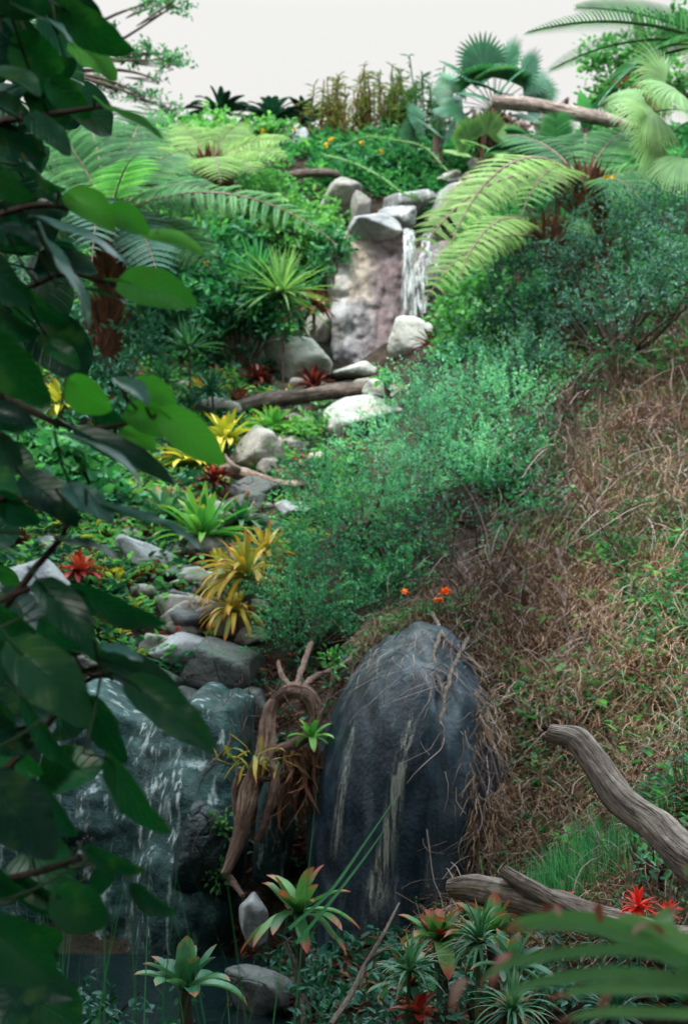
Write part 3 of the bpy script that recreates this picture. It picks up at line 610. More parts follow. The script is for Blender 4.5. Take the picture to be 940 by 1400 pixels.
log('fallen_log', 'dark fallen log bridging the stream below the upper pool', [(318,560,15.6),(372,548,15.6),(420,540,15.6),(470,534,15.6),(535,528,15.6)], [10,12,11,11,10], 'log_dark', rough=.3, branches=[([(440,524,15.6),(470,538,15.7),(500,548,15.8)], [3,4,4])])
log('driftwood_stick', 'knotty tan driftwood stick across the stream above green bromeliads', [(300,640,12.1),(330,648,12.1),(362,658,12.1),(395,664,12.1),(424,662,12.1)], [7,10,9,7,5], 'driftwood', cat='driftwood', rough=.3, branches=[([(330,646,12.1),(318,636,12.0),(306,622,12)], [6,4,3])])
log('fallen_log', 'dark brown log lying across the crest above the left ferns', [(385,242,19.5),(410,238,19.4),(440,236,19.4),(468,240,19.4)], [5,6,6,5], 'log_dark')
log('fallen_log', 'dark log in the fern shade at upper left', [(85,262,14),(110,252,14.2),(150,246,14.4),(190,240,14.6)], [7,8,8,7], 'log_dark')
# twisted roots beside the boulder
rt = thing('twisted_roots', 'tangle of twisted brown roots forming an arch left of the wet boulder', 'roots', at(330, 1190, 7.3))
RTS = [([(398,942,7.5),(376,958,7.4),(366,985,7.35),(362,1020,7.3),(354,1050,7.25),(344,1080,7.25),(336,1110,7.2),(326,1150,7.2),(308,1192,7.2)], [8,9,10,13,15,13,12,10,7]),
 ([(376,958,7.4),(400,944,7.35),(424,952,7.35),(432,975,7.35),(426,1000,7.35),(410,1012,7.35),(385,1022,7.3),(362,1030,7.3)], [8,9,9,8,9,8,8,7]),
 ([(380,905,7.9),(386,925,7.7),(400,942,7.5)], [3,4,4]), ([(425,880,8.2),(414,910,7.8),(404,940,7.5)], [4,4,5]),
 ([(372,1040,7.2),(376,1075,7.15),(368,1110,7.15),(352,1150,7.2)], [6,6,5,4]), ([(330,1050,7.3),(322,1085,7.3),(326,1130,7.25)], [5,5,4]),
 ([(306,1190,7.2),(318,1205,7.2),(332,1225,7.1)], [5,4,3]), ([(480,900,8.0),(455,915,7.8),(430,925,7.7),(412,940,7.5)], [3,3,4,4]), ([(356,1032,7.25),(352,1060,7.2),(372,1066,7.2)], [4,5,3])]
for pts, rd in RTS:
    s = 7.3/FPX; C, r = curve([at(*q) for q in pts], 36, [q*s for q in rd]); b = MB(); tube(b, C, r, 10, .38, int(pts[0][0]), ridges=.2); b.build('root', M['root'], parent=rt)
b = MB(); n = 90; px_ = rnd(310, 470, n); b0 = A([at(x, y, 7.35) for x, y in zip(px_, rnd(905, 1100, n))])
blades(b, b0, np.c_[rng.normal(0, .5, n), rng.normal(-.1, .2, n), -np.ones(n)], rnd(.15, .55, n), .008, .8, 8, None, 'rod', wob=.25); b.build('rootlets', M['root'], parent=rt)
b = MB(); b0 = at(420, 1030, 7.25); n = 150
blades(b, b0+rng.normal(0, 1, (n, 3))*A([.06, .03, .015]), np.c_[rng.normal(0, .25, n), rng.normal(-.2, .2, n), -np.ones(n)], rnd(.12, .46, n), rnd(.008, .022, n), droop=.6, K=7, fold=.35, wob=.17)
tag(b.build('dead_leaf_skirt', M['brown_leaf']), 'hanging bunch of dead tan leaves under the root arch', 'dead leaves')
b = MB(); b0 = at(345, 1040, 7.2); n = 26
blades(b, b0+rng.normal(0, 1, (n, 3))*A([.08, .04, .03]), np.c_[rng.normal(0, .8, n), rng.normal(-.3, .3, n), rng.normal(.2, .6, n)], rnd(.08, .22, n), rnd(.015, .03, n), droop=1, K=4, fold=.2, wob=.15)
tag(b.build('withered_bromeliad', M['brom_orange']), 'withered orange bromeliad caught on the left root', 'bromeliad')
# pale bottom twig
log('pale_twig', 'pale forked twig at the foot of the wet boulder', [(452,1400,4.9),(478,1362,5.0),(500,1318,5.1),(525,1275,5.2),(545,1235,5.4)], [4,4,3.5,2.5,1.5], 'log_pale', sides=7, cat='twig', branches=[([(500,1318,5.1),(520,1300,5.1),(538,1292,5.2)], [2.5,2,1])])

# ================================================================ plants
def rosette(name, label, cat, p, n, L, W, mat, el=(25, 75), droop=(.5, 1.3), center=None, group=None, K=7, prof='brom', sep=False, fold=.22, az=(0, 360), tilt=(0, 0, 0), lowmat=None, wob=0.03):
    """bromeliad-like rosette: outer leaves low, inner leaves upright"""
    t = thing(name, label, cat, p, group); f = np.linspace(0, 1, n); gz0 = float(hground(A([p[0]]), A([p[1]]))[0])
    if p[2]-gz0 > .05:
        sb = MB(); Cs = curve([A([p[0]+.02, p[1]+.03, gz0-.03]), A([p[0]+.015, p[1]+.02, (gz0+p[2])/2]), A(p)+A([0, 0, .01])], 12); tube(sb, Cs, [max(.012, W*.35)]*12, 7, .25, int(n)); sb.build('stem', M['bark'], parent=t)
    f = np.linspace(0, 1, n); a = np.radians(az[0]+(az[1]-az[0])*((np.arange(n)*.381966) % 1)+rng.normal(0, 8, n))
    e_ = np.radians(el[0]+(el[1]-el[0])*f+rng.normal(0, 5, n)); d = np.c_[np.cos(a)*np.cos(e_), np.sin(a)*np.cos(e_), np.sin(e_)]+A(tilt)
    Ls = L*(1-.25*f)*rng.uniform(.8, 1.1, n); dr = droop[0]+(droop[1]-droop[0])*(1-f)
    P0 = A(p)+d*A([1, 1, .0])*L*.04+A([0, 0, .01])
    if sep:
        for k in range(n):
            b = MB(); blades(b, P0[k:k+1], d[k:k+1], Ls[k:k+1], W*rng.uniform(.85, 1.15), dr[k:k+1], K+3, fold, prof, wob=wob); b.build('leaf', M[mat], parent=t)
    else:
        b = MB(); blades(b, P0, d, Ls, W*rng.uniform(.85, 1.15, n), dr, K, fold, prof, wob=wob); b.build('foliage', M[mat], parent=t)
    if lowmat:
        m = max(6, n//3); a = rng.uniform(0, 6.28, m); b = MB(); blades(b, np.tile(p, (m, 1)), np.c_[np.cos(a), np.sin(a), -.3+0*a], L*.6, W, 1.8, 5, fold, 'lance', wob=.1); b.build('dead_leaves', M[lowmat], parent=t)
    if center:
        m, cm, cl = center; a = np.arange(m)*2.4; e_ = np.radians(rng.uniform(45, 85, m)); b = MB()
        blades(b, np.tile(p, (m, 1)), np.c_[np.cos(a)*np.cos(e_), np.sin(a)*np.cos(e_), np.sin(e_)]+A(tilt), L*cl, W*.8, .5, K, fold, prof); b.build('centre_leaves', M[cm], parent=t)
    return t
def S(Y): return Y/FPX
BR = [ # label, px,py(base), Y or None(ground), leaves, L px, W px, mat, kw
 ('bright green bromeliad with red tipped leaves before the pale upright stone', 408,1252,6.0, 20, 92,18,'brom_redtip', dict(el=(-10,70),sep=True,tilt=(0.05,-.25,0),wob=.04)),
 ('broad leaved green bromeliad at the bottom beside the angular mossy rock', 252,1358,5.2, 17, 92,24,'brom_teal', dict(el=(15,80),droop=(.3,1.0),sep=True)),
 ('small lime green bromeliad growing on the root arch', 426,1012,7.2, 14, 44,9,'brom_green', dict(el=(0,75))),
 ('yellow green bromeliad behind the leaves coloured as backlit, upper one by the dark boulder', 308,606,13.1, 30, 62,12,'brom_yellow', dict(el=(0,80))),
 ('pale yellow bromeliad clump left of the driftwood stick', 262,636,12.8, 30, 62,12,'brom_yellow', dict(el=(0,75))),
 ('red centred bromeliad with dark leaves below the yellow bromeliads', 292,662,12.0, 18, 34,10,'brom_maroon', dict(el=(0,75),center=(10,'brom_red',.9))),
 ('large fresh green bromeliad with blunt leaves in mid stream bank', 276,738,10.9, 30, 92,15,'brom_green', dict(el=(10,85),droop=(.2,1.1))),
 ('pale green bromeliad left of the large fresh green one', 228,712,11.3, 22, 66,13,'brom_teal', dict(el=(10,80))),
 ('grey green bromeliad overhanging the dark rock right of the fresh green one', 330,716,11.3, 20, 60,10,'brom_teal', dict(el=(5,70))),
 ('scarlet bromeliad under the long teal leaf', 108,786,9.9, 22, 42,13,'brom_red', dict(el=(-5,75))),
 ('dark red bromeliad in front of the dome rock', 198,802,10.2, 24, 38,11,'brom_maroon', dict(el=(-5,75),center=(8,'brom_red',.8))),
 ('yellow and pink bromeliad between the scarlet and dark red ones', 158,800,10.1, 20, 34,10,'brom_yellow', dict(el=(0,75),center=(8,'brom_maroon',.7))),
 ('orange and yellow long leaved bromeliad spilling left of the green shrub', 338,795,9.6, 40, 92,10,'brom_orange', dict(el=(10,80),droop=(1.0,2.3),tilt=(-.35,-.1,0))),
 ('yellow striped bromeliad just below the orange leaved one', 322,842,9.4, 26, 66,9,'brom_orange', dict(el=(0,70),droop=(1.2,2.4),tilt=(-.3,-.2,0))),
 ('small yellow bromeliad at the shrub edge above the orange leaved one', 362,760,10.0, 22, 62,9,'brom_orange', dict(el=(0,80))),
 ('red centred bromeliad with grey dead skirt on the fallen log', 428,530,15.4, 18, 42,9,'brom_maroon', dict(el=(0,80),lowmat='thatch',center=(6,'brom_red',.7))),
 ('maroon bromeliad cluster at the left end of the fallen log', 322,556,15.3, 26, 40,9,'brom_maroon', dict(el=(0,80),lowmat='brown_leaf')),
 ('grey pink bromeliad left of the flat pale boulder', 352,520,15.9, 22, 34,8,'brom_maroon', dict(el=(0,80),lowmat='brown_leaf')),
 ('lime green bromeliad in front of the fallen log', 372,588,14.0, 22, 50,12,'brom_green', dict(el=(5,80))),
 ('green leafy bromeliad right of the dark leaning boulder', 408,600,13.9, 24, 44,11,'brom_green', dict(el=(5,80))),
 ('bright green broad leaf plant at the top of the green shrub', 528,528,13.6, 8, 34,18,'brom_green', dict(el=(20,80),prof='lance')),
 ('dark red spiky bromeliad beside the pale rounded boulder', 590,478,15.2, 16, 40,7,'brom_maroon', dict(el=(20,85))),
 ('brown leaved bromeliad at the left foot of the stained rock face', 428,420,17.0, 22, 40,10,'brown_leaf', dict(el=(-10,70))),
 ('dark teal agave like rosette in the shade under the left tree fern', 258,478,14.6, 44, 62,6,'palm', dict(el=(0,85),droop=(.1,.5),prof='grass')),
 ('second dark spiky rosette right of the fern trunk', 290,540,14.4, 34, 52,6,'deep', dict(el=(0,80),prof='grass')),
 ('pale spiky rosette just right of the tree fern trunk', 222,525,14.0, 26, 52,7,'palm', dict(el=(0,80),prof='grass')),
 ('green spiky yucca with yellowed lower leaves left of the rock face', 385,402,16.0, 60, 90,7,'palm_pale', dict(el=(-25,85),droop=(.1,.6),prof='grass')),
 ('darker yucca crowded behind the yellowed one', 352,380,16.2, 50, 76,6,'green', dict(el=(-5,85),droop=(.1,.5),prof='grass')),
 ('silver green broad leaf plant at left edge above the scarlet bromeliad', 30,750,10.6, 18, 40,9,'brom_maroon', dict(el=(10,80))),
 ('bright yellow green bromeliad at left edge beneath the fern trunk', 84,560,13.0, 26, 62,14,'brom_yellow', dict(el=(0,80))),
 ('small red tinted bromeliad at far left edge', 6,700,11.2, 20, 44,9,'brom_redtip', dict(el=(0,80))),
 ('green bromeliad with red centre on the right crest slope', 452,668,11.9, 16, 30,8,'brom_redtip', dict(el=(0,80))),
]
for l_, x, y, Y_, n_, Lp, Wp, m_, kw in BR:
    Y_ = min(Y_, G(x, y)[1]-.05) if 480 < y < 1000 else Y_
    s = S(Y_); rosette('bromeliad' if 'spiky' not in l_ and 'yucca' not in l_ and 'agave' not in l_ and 'broad leaf plant' not in l_ else 'spiky_plant', l_, 'bromeliad' if 'bromeliad' in l_ and 'spiky' not in l_.replace('spiky bromeliad', '') else 'plant', at(x, y, Y_), int(n_*1.6) if y < 1000 else n_, Lp*s, Wp*s*(.72 if y < 1000 else 1), m_, **kw)
for k, (x, y) in enumerate([(60,700),(120,690),(180,690),(20,640),(150,740),(90,725),(215,790),(250,812),(60,830),(180,840),(150,870),(215,690),(310,690),(300,770),(350,650),(270,700),(390,585),(350,585),(300,525),(270,540),(120,760),(30,790),(232,640),(200,650)]):
    Y_ = G(x, y)[1]-.04; s = S(Y_); c_ = ('brom_maroon', 'brom_yellow', 'brom_redtip', 'brom_orange')[k % 4]; nm = ('dark red', 'yellow green', 'red tipped green', 'orange green')[k % 4]
    rosette('bromeliad', 'small %s bromeliad planted in the ground cover left of the stream' % nm, 'bromeliad', at(x, y, Y_), int(rng.integers(16, 26)), rng.uniform(22, 36)*s, rng.uniform(5, 8)*s, c_, el=(0, 80), group='small %s bromeliads along the stream bank' % nm, wob=.05)
# bottom right bromeliads in the shade
for l_, x, y, Y_, n_, Lp, Wp, m_, kw in [
 ('blunt green bromeliad with red centre under the driftwood log', 600,1292,4.5, 16, 74,22,'brom_redtip', dict(el=(5,70),sep=True,center=(3,'brom_red',.6))),
 ('pale green bromeliad with pink tips behind the thin leaved plant', 672,1282,4.4, 14, 70,22,'brom_redtip', dict(el=(5,70),sep=True)),
 ('low red and green bromeliad at the bottom by the pale twig', 560,1352,4.6, 14, 70,14,'brom_teal', dict(el=(-5,60),center=(3,'brom_red',.5))),
 ('small red bromeliad at the bottom edge right of the pale twig', 572,1392,4.3, 12, 44,14,'brom_red', dict(el=(0,70))),
 ('dark bromeliad with orange leaf at the foot of the log', 700,1330,4.1, 16, 76,16,'brom_teal', dict(el=(0,70),center=(3,'brom_orange',.6)))]:
    s = S(Y_); rosette('bromeliad', l_, 'bromeliad', at(x, y, Y_), n_, Lp*s, Wp*s, m_, **kw)
def papyrus(label, px, py, Y, n, Lp, mat='grass', Wp=2.6, el=(-15, 85)):
    s = S(Y); p = at(px, py, Y); a = rng.uniform(0, 6.28, n); e_ = np.radians(rng.uniform(*el, n)); b = MB()
    blades(b, np.tile(p, (n, 1)), np.c_[np.cos(a)*np.cos(e_), np.sin(a)*np.cos(e_), np.sin(e_)], Lp*s*rng.uniform(.7, 1.1, n), Wp*s*2, rng.uniform(.8, 2.2, n), 8, .2, 'grass')
    t = thing('sedge_plant', label, 'plant', p); b.build('foliage', M[mat], parent=t)
    g = G(px, min(py+30, 1390)); st = MB(); C = curve([p-A([0, 0, .5]), p-A([.01, 0, .2]), p], 10); tube(st, C, .006, 5); st.build('stem', M['stem_green'], parent=t)
papyrus('thin leaved teal sedge below the driftwood log', 655, 1290, 4.2, 70, 70, 'brom_teal')
papyrus('thin leaved teal sedge at the bottom right of the pale twig', 560, 1330, 4.3, 60, 66, 'brom_teal')
papyrus('dark thin leaved sedge at the bottom edge below the blurred leaves', 700, 1385, 3.6, 80, 80, 'brom_teal')
papyrus('dark drooping sedge in the bottom right corner', 840, 1390, 3.2, 90, 90, 'deep')
# scarlet flower by the curved branch
def flower(label, p, r, mat, n=14, name='flower', stem=True, el=(0, 80), W=.5):
    t = thing(name, label, 'flower', p-A([0, 0, r*2.5])); b = MB(); a = np.arange(n)*2.4; e_ = np.radians(rng.uniform(*el, n))
    blades(b, np.tile(p, (n, 1)), np.c_[np.cos(a)*np.cos(e_), np.sin(a)*np.cos(e_), np.sin(e_)], r, r*W, .6, 4, .15, 'oval'); b.build('petals', M[mat], parent=t)
    b = MB(); tube(b, curve([p-A([0, 0, r*2.5]), p-A([.1*r, 0, r]), p], 6), r*.06, 5); b.build('stem', M['stem_green'], parent=t)
flower('scarlet spiky flower head under the thick curved branch', at(872, 1240, 4.1), 30*S(4.1), 'red_flower', 34, el=(-30, 90), W=.22)
flower('smaller scarlet flower head at the right edge by the blurred plant', at(912, 1250, 4.0), 24*S(4.0), 'red_flower', 22, el=(-30, 80), W=.22)
flower('pink red flower bract standing behind the driftwood log', at(772, 1228, 4.5), 16*S(4.5), 'red_flower', 8, W=.45)
flower('larger orange poppy on the crown of the wet boulder', at(608, 812, 8.1), 11*S(8.1), 'orange_flower', 12, W=.8)
flower('orange poppy just below the larger one', at(599, 822, 8.05), 9*S(8.1), 'orange_flower', 10, W=.8)
flower('small orange poppy left of the pair', at(553, 811, 8.2), 8*S(8.2), 'orange_flower', 9, W=.7)
# blurred near bromeliad, bottom right
nb = thing('near_bromeliad', 'large out of focus green bromeliad with pink tips in the bottom right corner', 'bromeliad', at(955, 1330, 1.35))
YN = 1.35
for pts, wd in [([(960,1330),(880,1290),(800,1262),(720,1262),(690,1275)],52), ([(960,1320),(860,1300),(760,1305),(690,1320),(655,1345)],26), ([(960,1345),(860,1332),(790,1335),(720,1348),(675,1372)],30),
   ([(970,1350),(880,1352),(810,1352),(745,1366)],30), ([(980,1380),(930,1310),(905,1262),(925,1240)],60), ([(975,1390),(900,1385),(820,1385),(760,1396)],26), ([(960,1300),(900,1275),(855,1262),(830,1280)],44), ([(1000,1330),(985,1270),(960,1215),(930,1180)],44)]:
    b = MB(); C = curve([at(x, y, YN+.05*k*(1 if wd > 40 else -1)*.6) for k, (x, y) in enumerate(pts)], 22); T = norm(np.gradient(C, axis=0)); sd_ = norm(np.cross(T, A([0, -1, .35]))); nn_ = np.cross(sd_, T)
    tt = np.linspace(0, 1, 22); ww = (.56*wd*S(YN)/2*np.minimum(1, 1.15-.3*tt)*np.clip((1-tt)/.45, 0, 1)**.6)[:, None]+1e-4
    V = np.stack([C-sd_*ww+nn_*ww*.5, C-sd_*ww*.5+nn_*ww*.12, C, C+sd_*ww*.5+nn_*ww*.12, C+sd_*ww+nn_*ww*.5], 1); i = np.arange(110).reshape(22, 5)
    b.add(V, np.stack([i[:-1, :-1], i[:-1, 1:], i[1:, 1:], i[1:, :-1]], -1).reshape(-1, 4), rng.random(), np.repeat(tt, 5), np.tile(np.linspace(-1, 1, 5), 22)); b.build('leaf', M['near_leaf'], parent=nb)
for x, y, dx, dy, L_ in [(820,1262,-8,-46,1),(745,1250,14,-26,1),(850,1330,-30,30,.8),(700,1305,-24,10,.8),(905,1280,-30,-34,1),(640,1340,-20,8,.6)]:
    b = MB(); p0, p1 = at(x, y, YN+.02), at(x+dx, y+dy, YN-.03); blades(b, [p0], [p1-p0], np.linalg.norm(p1-p0)*1.3, 16*S(YN), .8, 8, .3, 'lance'); b.build('bract', M['near_bract'], parent=nb)

# ---- ferns
def frond(mb, base, d, L, width, droop, n=34, m=11, mbr=None, lift=0., dense=1., pd=.35, ls=1.):
    C, D = blades(MB(), [base], [d], L, .01, droop, n+4, None); C = C[0]; D = D[0]
    side = norm(np.cross(D, norm(A([0, -.85, 1])))); up = norm(np.cross(side, D))
    if mbr: tube(mbr, C, np.linspace(L*.010, L*.002, len(C)), 5)
    pos = []; dr = []; nr = []; ll = []; tn = []
    t0 = rng.random()*.5+.1
    for k in range(4, n+4):
        t = (k-3)/(n+1); pl = width*(np.sin(np.pi*min(1, t*.86+.16))**.8)*(.93+.14*rng.random())
        for sg in (-1, 1):
            pdv = norm(side[k]*sg+D[k]*pd+up[k]*.12+rng.normal(0, .04, 3)); u = (np.arange(m)+.6)/m
            q = C[k]+pdv*pl*u[:, None]-A([0, 0, 1])*(pl*.28*u**2)[:, None]; pdl = norm(pdv-A([0, 0, 1])*(.56*u)[:, None])
            pr = norm(np.cross(up[k], pdl))
            for s2 in (-1, 1):
                pos.append(q); dr.append(norm(pr*s2+pdl*.45)); nr.append(np.tile(up[k], (m, 1))); ll.append(pl*.12*ls*(1-u**2.5*.75)); tn.append(np.clip(t0+rng.normal(0, .12)+.25*u+rng.normal(0, .06, m)+rng.normal(0, .12), 0, 1))
            tnm = MB()
    ll = np.concatenate(ll); leaves(mb, np.concatenate(pos), np.concatenate(dr), np.concatenate(nr), ll, ll*.8*dense, np.concatenate(tn), fold=.1, bend=.2)
def dirpx(p, q):
    return norm(A(q)-A(p))
def tree_fern(label, base, crown, fronds, mat, trunk=True, tr_r=.11, L0=None):
    t = thing('tree_fern', label, 'tree fern', base)
    C, r = curve([base, (A(base)+A(crown))/2+A([.05, 0, 0]), crown], 26, [tr_r*1.25, tr_r, tr_r*.9])
    if trunk:
        b = MB(); tube(b, C, r*.8, 14, .15, 3, ridges=.15); n = 700; k = rng.integers(0, 26, n); a = rng.uniform(0, 6.28, n)
        pp = C[k]+np.c_[np.cos(a), np.sin(a), 0*a]*r[k][:, None]*.9; blades(b, pp, np.c_[np.cos(a)*.45, np.sin(a)*.45, rng.normal(1.3, .5, n)], rnd(.15, .42, n), .03, .3, 4, .3, 'lance', wob=.08, tone=rnd(.3, 1, n)); b.build('trunk', M['fern_trunk'], parent=t)
    for (tx, ty, TY, wpx, dr, m_) in fronds:
        q = at(tx, ty, TY); c = A(crown)+A([0, 0, .05]); d = q-c; L = np.linalg.norm(d); d = norm(d)
        # aim above the tip so the droop brings it down onto it
        d2 = norm(d+A([0, 0, dr*.5])); b = MB(); rb = MB()
        frond(b, c, d2, L*(1.03+.04*dr), wpx*S(TY), dr, n=17, m=15, mbr=rb); f = b.build('frond', M[m_ or mat], parent=t); 
        rr = rb.build('rachis', M['driftwood'], parent=None, origin=t.location); rr.parent = f; rr.location = (0, 0, 0)
    return t
lf = at(150, 305, 13.6); lb = G(136, 560)
lb = at(134, 545, 13.7)
tree_fern('tall tree fern with shaggy reddish trunk and spreading green fronds at upper left', lb, lf, [
 (40,125,13.4,62,.7,0), (110,115,14.2,62,.6,0), (205,135,14.4,62,.8,0), (0,215,13.2,60,1.0,0), (285,262,12.8,62,1.0,0), (250,200,14.6,58,.9,'fern'), (345,290,13.6,58,1.0,0), (30,330,12.4,60,1.2,0),
 (150,170,16.2,60,.7,0),(200,430,12.8,56,1.5,'deep'),(60,440,13,56,1.5,'deep'),(270,400,13.4,56,1.5,'fern'),(10,400,12.8,56,1.4,'fern'),(130,430,12.4,50,1.8,'deep'),(180,380,14.6,54,1.7,'deep'), (-40,160,14,60,.9,0), (452,345,13.2,56,1.3,'fern'), (240,350,15.2,50,1.3,'deep'), (80,400,13,50,1.4,'deep'), (185,215,12.4,62,.8,0)], 'fern', tr_r=.12)
lb2 = at(300, 300, 18.6)
tree_fern('pale green tree fern on the crest behind the tall one', lb2, at(285, 232, 18.4), [
 (395,192,18.0,46,.9,0),(390,225,17.6,40,1.0,0),(330,165,19,44,.9,0),(240,165,19,44,.9,0),(200,215,18,44,1,0),(345,250,17.4,42,1,0),(300,270,17.2,42,1.2,0),(215,255,17.6,42,1.2,0)], 'fern_yellow', tr_r=.1)
rb_ = at(800, 430, 13.8); rc = at(800, 262, 13.2)
tree_fern('yellow green tree fern with fronds hanging toward the upper waterfall', rb_, rc, [
 (596,425,12.2,62,1.5,'fern_yellow'),(585,350,12.8,56,1.1,'fern_yellow'),(640,405,11.6,58,1.6,'fern_yellow'),(690,180,14.4,50,.8,'fern'),(745,190,14.6,54,.9,'fern'),(640,250,13.6,50,1.0,'fern_yellow'),
 (860,170,14,54,.9,'fern'),(930,250,13,56,1.1,'fern'),(720,330,11.8,50,1.3,'fern_yellow'),(880,330,12.2,54,1.3,'fern'),(800,180,15,52,.8,0)], 'fern', tr_r=.12)
tree_fern('lower tree fern with drooping yellow fronds beside the right shrubs', at(790, 470, 12.8), at(745, 335, 12.4), [
 (602,450,11.8,48,1.4,'fern_yellow'),(640,430,11.2,46,1.6,'fern_yellow'),(600,380,12,46,1.0,'fern_yellow'),(660,300,12.8,44,.9,'fern_yellow'),(800,300,12.6,44,1,'fern'),(700,290,13,44,.9,'fern')], 'fern_yellow', tr_r=.09)

# ---- fan palms
def fan(mb, st, base, d, Lp, Rr, droop=.3, nseg=24, span=110, W=.125, sag=.35, prof='fan'):
    d = norm(A(d)); P, D = blades(MB(), [base], [d], Lp, .01, droop, 8, None); hub = P[0, -1]; ax = D[0, -1]
    tube(st, P[0], np.linspace(Rr*.022, Rr*.014, 9), 5)
    fcg = norm(A([rng.normal(0, .35), -1, .5])); side = norm(np.cross(ax, -fcg) if abs(np.dot(ax, fcg)) < .93 else np.cross(ax, Z3)); up = norm(np.cross(side, ax)); ax = norm(ax*.95-up*.05); up = np.cross(side, ax)
    roll = rng.normal(0, .35); side2 = side*math.cos(roll)+up*math.sin(roll); a = np.radians(np.linspace(-span, span, nseg))
    dd = ax*np.cos(a)[:, None]+side2*np.sin(a)[:, None]; blades(mb, np.tile(hub, (nseg, 1)), dd, Rr*(.86+.14*np.cos(a))*rng.uniform(.93, 1.05, nseg), Rr*W*1.25, sag, 7, .28, prof, side=np.cross(dd, np.cross(side2, ax)), tone=np.clip(rng.random()*.6+rng.normal(.2, .12, nseg), 0, 1))
def fan_palm(label, base, crown, specs, mat, tr=.1, skirt=0, name='fan_palm', **fk):
    t = thing(name, label, 'palm', base); b = MB(); C, r = curve([base, (A(base)+A(crown))/2, crown], 18, [tr*1.3, tr, tr]); tube(b, C, r, 12, .15, 5, ridges=.1)
    b.build('trunk', M['bark'], parent=t)
    for tx, ty, TY, Rp in specs:
        q = at(tx, ty, TY); d = q-A(crown); Ld = np.linalg.norm(d); b = MB(); st = MB()
        fan(b, st, crown, norm(d)+A([0, 0, .25]), max(Ld*.95, .1), Rp*S(TY), .45, **fk); f = b.build('frond', M[mat], parent=t); s_ = st.build('petiole', M['stem_green'], origin=t.location); s_.parent = f; s_.location = (0, 0, 0)
    if skirt:
        b = MB(); n = skirt; a = rng.uniform(0, 6.28, n); blades(b, A(crown)+A([0, 0, -.15])+rng.normal(0, .1, (n, 3)), np.c_[np.cos(a)*.8, np.sin(a)*.8, -.6+0*a], rnd(.5, 1.1, n), .07, .9, 5, .25, 'lance', wob=.12); b.build('dead_leaf_skirt', M['brown_leaf'], parent=t)
fan_palm('tall fan palm with large grey green leaves against the sky', at(678, 262, 19.6), at(675, 152, 19.6), [(675+r_*math.cos(a_), 146-r_*math.sin(a_)*.95, 19.4+.35*math.sin(5*a_), 46 if .5 < a_ < 2.7 else 36) for a_, r_ in zip(np.linspace(-.35, 3.5, 17), [44, 60, 50, 66, 52, 62, 44, 64, 50, 66, 46, 62, 52, 64, 48, 58, 44])]+[(668, 122, 18.9, 42), (690, 118, 18.8, 42), (650, 132, 18.8, 36), (706, 136, 18.8, 36), (678, 104, 19.0, 44)], 'palm', .11, 60, W=.10, nseg=22, span=88, prof='lance', sag=.5)
fan_palm('small fan palm in front of the tall palm, above the cream block', at(662, 262, 18.9), at(660, 218, 18.9), [(640,188,18.7,34),(665,180,18.8,34),(690,192,18.7,32),(655,200,18.4,34),(630,208,18.8,30),(682,212,18.5,28)], 'palm_pale', .07)
fan_palm('low fan palm left of the tall palm on the crest', at(598, 225, 20), at(598, 190, 20), [(575,165,19.8,34),(600,158,20,36),(622,165,19.8,34),(588,175,19.5,34),(565,185,19.8,28),(612,180,19.5,32)], 'palm', .08)
fan_palm('large pale fan palm leaning in at the right edge', at(960, 330, 12.5), at(965, 160, 12.3), [(905,110,12,78),(890,160,11.8,84),(925,130,11.6,80),(900,205,11.8,84),(935,230,11.6,80),(870,130,12.4,66),(985,80,12.2,70)], 'palm_pale', .12, prof='grass', W=.045, nseg=44, sag=1.3, span=105)
# ---- feather palm
def feather(mb, st, base, d, L, lf_, droop, n=54, W=.05, tone=None):
    P, D = blades(MB(), [base], [norm(A(d))], L, .01, droop, n, None); P = P[0]; D = D[0]; tube(st, P, np.linspace(L*.012, L*.003, n+1), 5); side = norm(np.cross(D, Z3)); up = np.cross(side, D)
    k = np.arange(5, n+1); t = k/n
    for sg in (-1, 1):
        dd = norm(side[k]*sg+D[k]*(.5+.5*t)[:, None]+up[k]*.25); blades(mb, P[k], dd, lf_*np.sin(np.pi*np.clip(t*.85+.13, 0, 1))**.6, W, .5, 5, .25, 'grass', tone=tone if tone is not None else None)
def feather_palm(label, base, crown, specs, mat, name='feather_palm', tr=.14, W=.04, cat='palm', bark='bark'):
    t = thing(name, label, cat, base); b = MB(); C, r = curve([base, (A(base)+A(crown))/2, crown], 18, [tr*1.2, tr, tr]); tube(b, C, r, 12, .15, 6, ridges=.15); b.build('trunk', M[bark], parent=t)
    for tx, ty, TY, lp, dr in specs:
        q = at(tx, ty, TY); d = q-A(crown); L = np.linalg.norm(d); b = MB(); st = MB(); feather(b, st, crown, norm(d)+A([0, 0, dr*.5]), L*1.06, lp*S(TY), dr, W=W); f = b.build('frond', M[mat], parent=t); s_ = st.build('rachis', M['stem_green'], origin=t.location); s_.parent = f; s_.location = (0, 0, 0)
feather_palm('feather palm reaching in from the upper right corner', at(1010, 300, 14), at(1000, 70, 13.8), [(735,45,13.2,62,.7),(800,10,14,56,.6),(850,120,13,60,1.0),(900,-60,14,60,.5),(830,160,13.4,56,1.2),(1150,60,14,60,.9),(960,160,12.8,56,1.4),(760,90,14.6,50,.9)], 'palm', W=.02)
feather_palm('low green feather palm drooping over the crest driftwood', at(770, 300, 16.5), at(760, 225, 16.2), [(655,250,15.8,40,1.4),(670,205,16,38,1.0),(700,180,16.4,38,.9),(700,285,15.6,34,1.5),(830,200,16,36,1),(760,160,16.4,36,.7)], 'palm', W=.04, tr=.08)
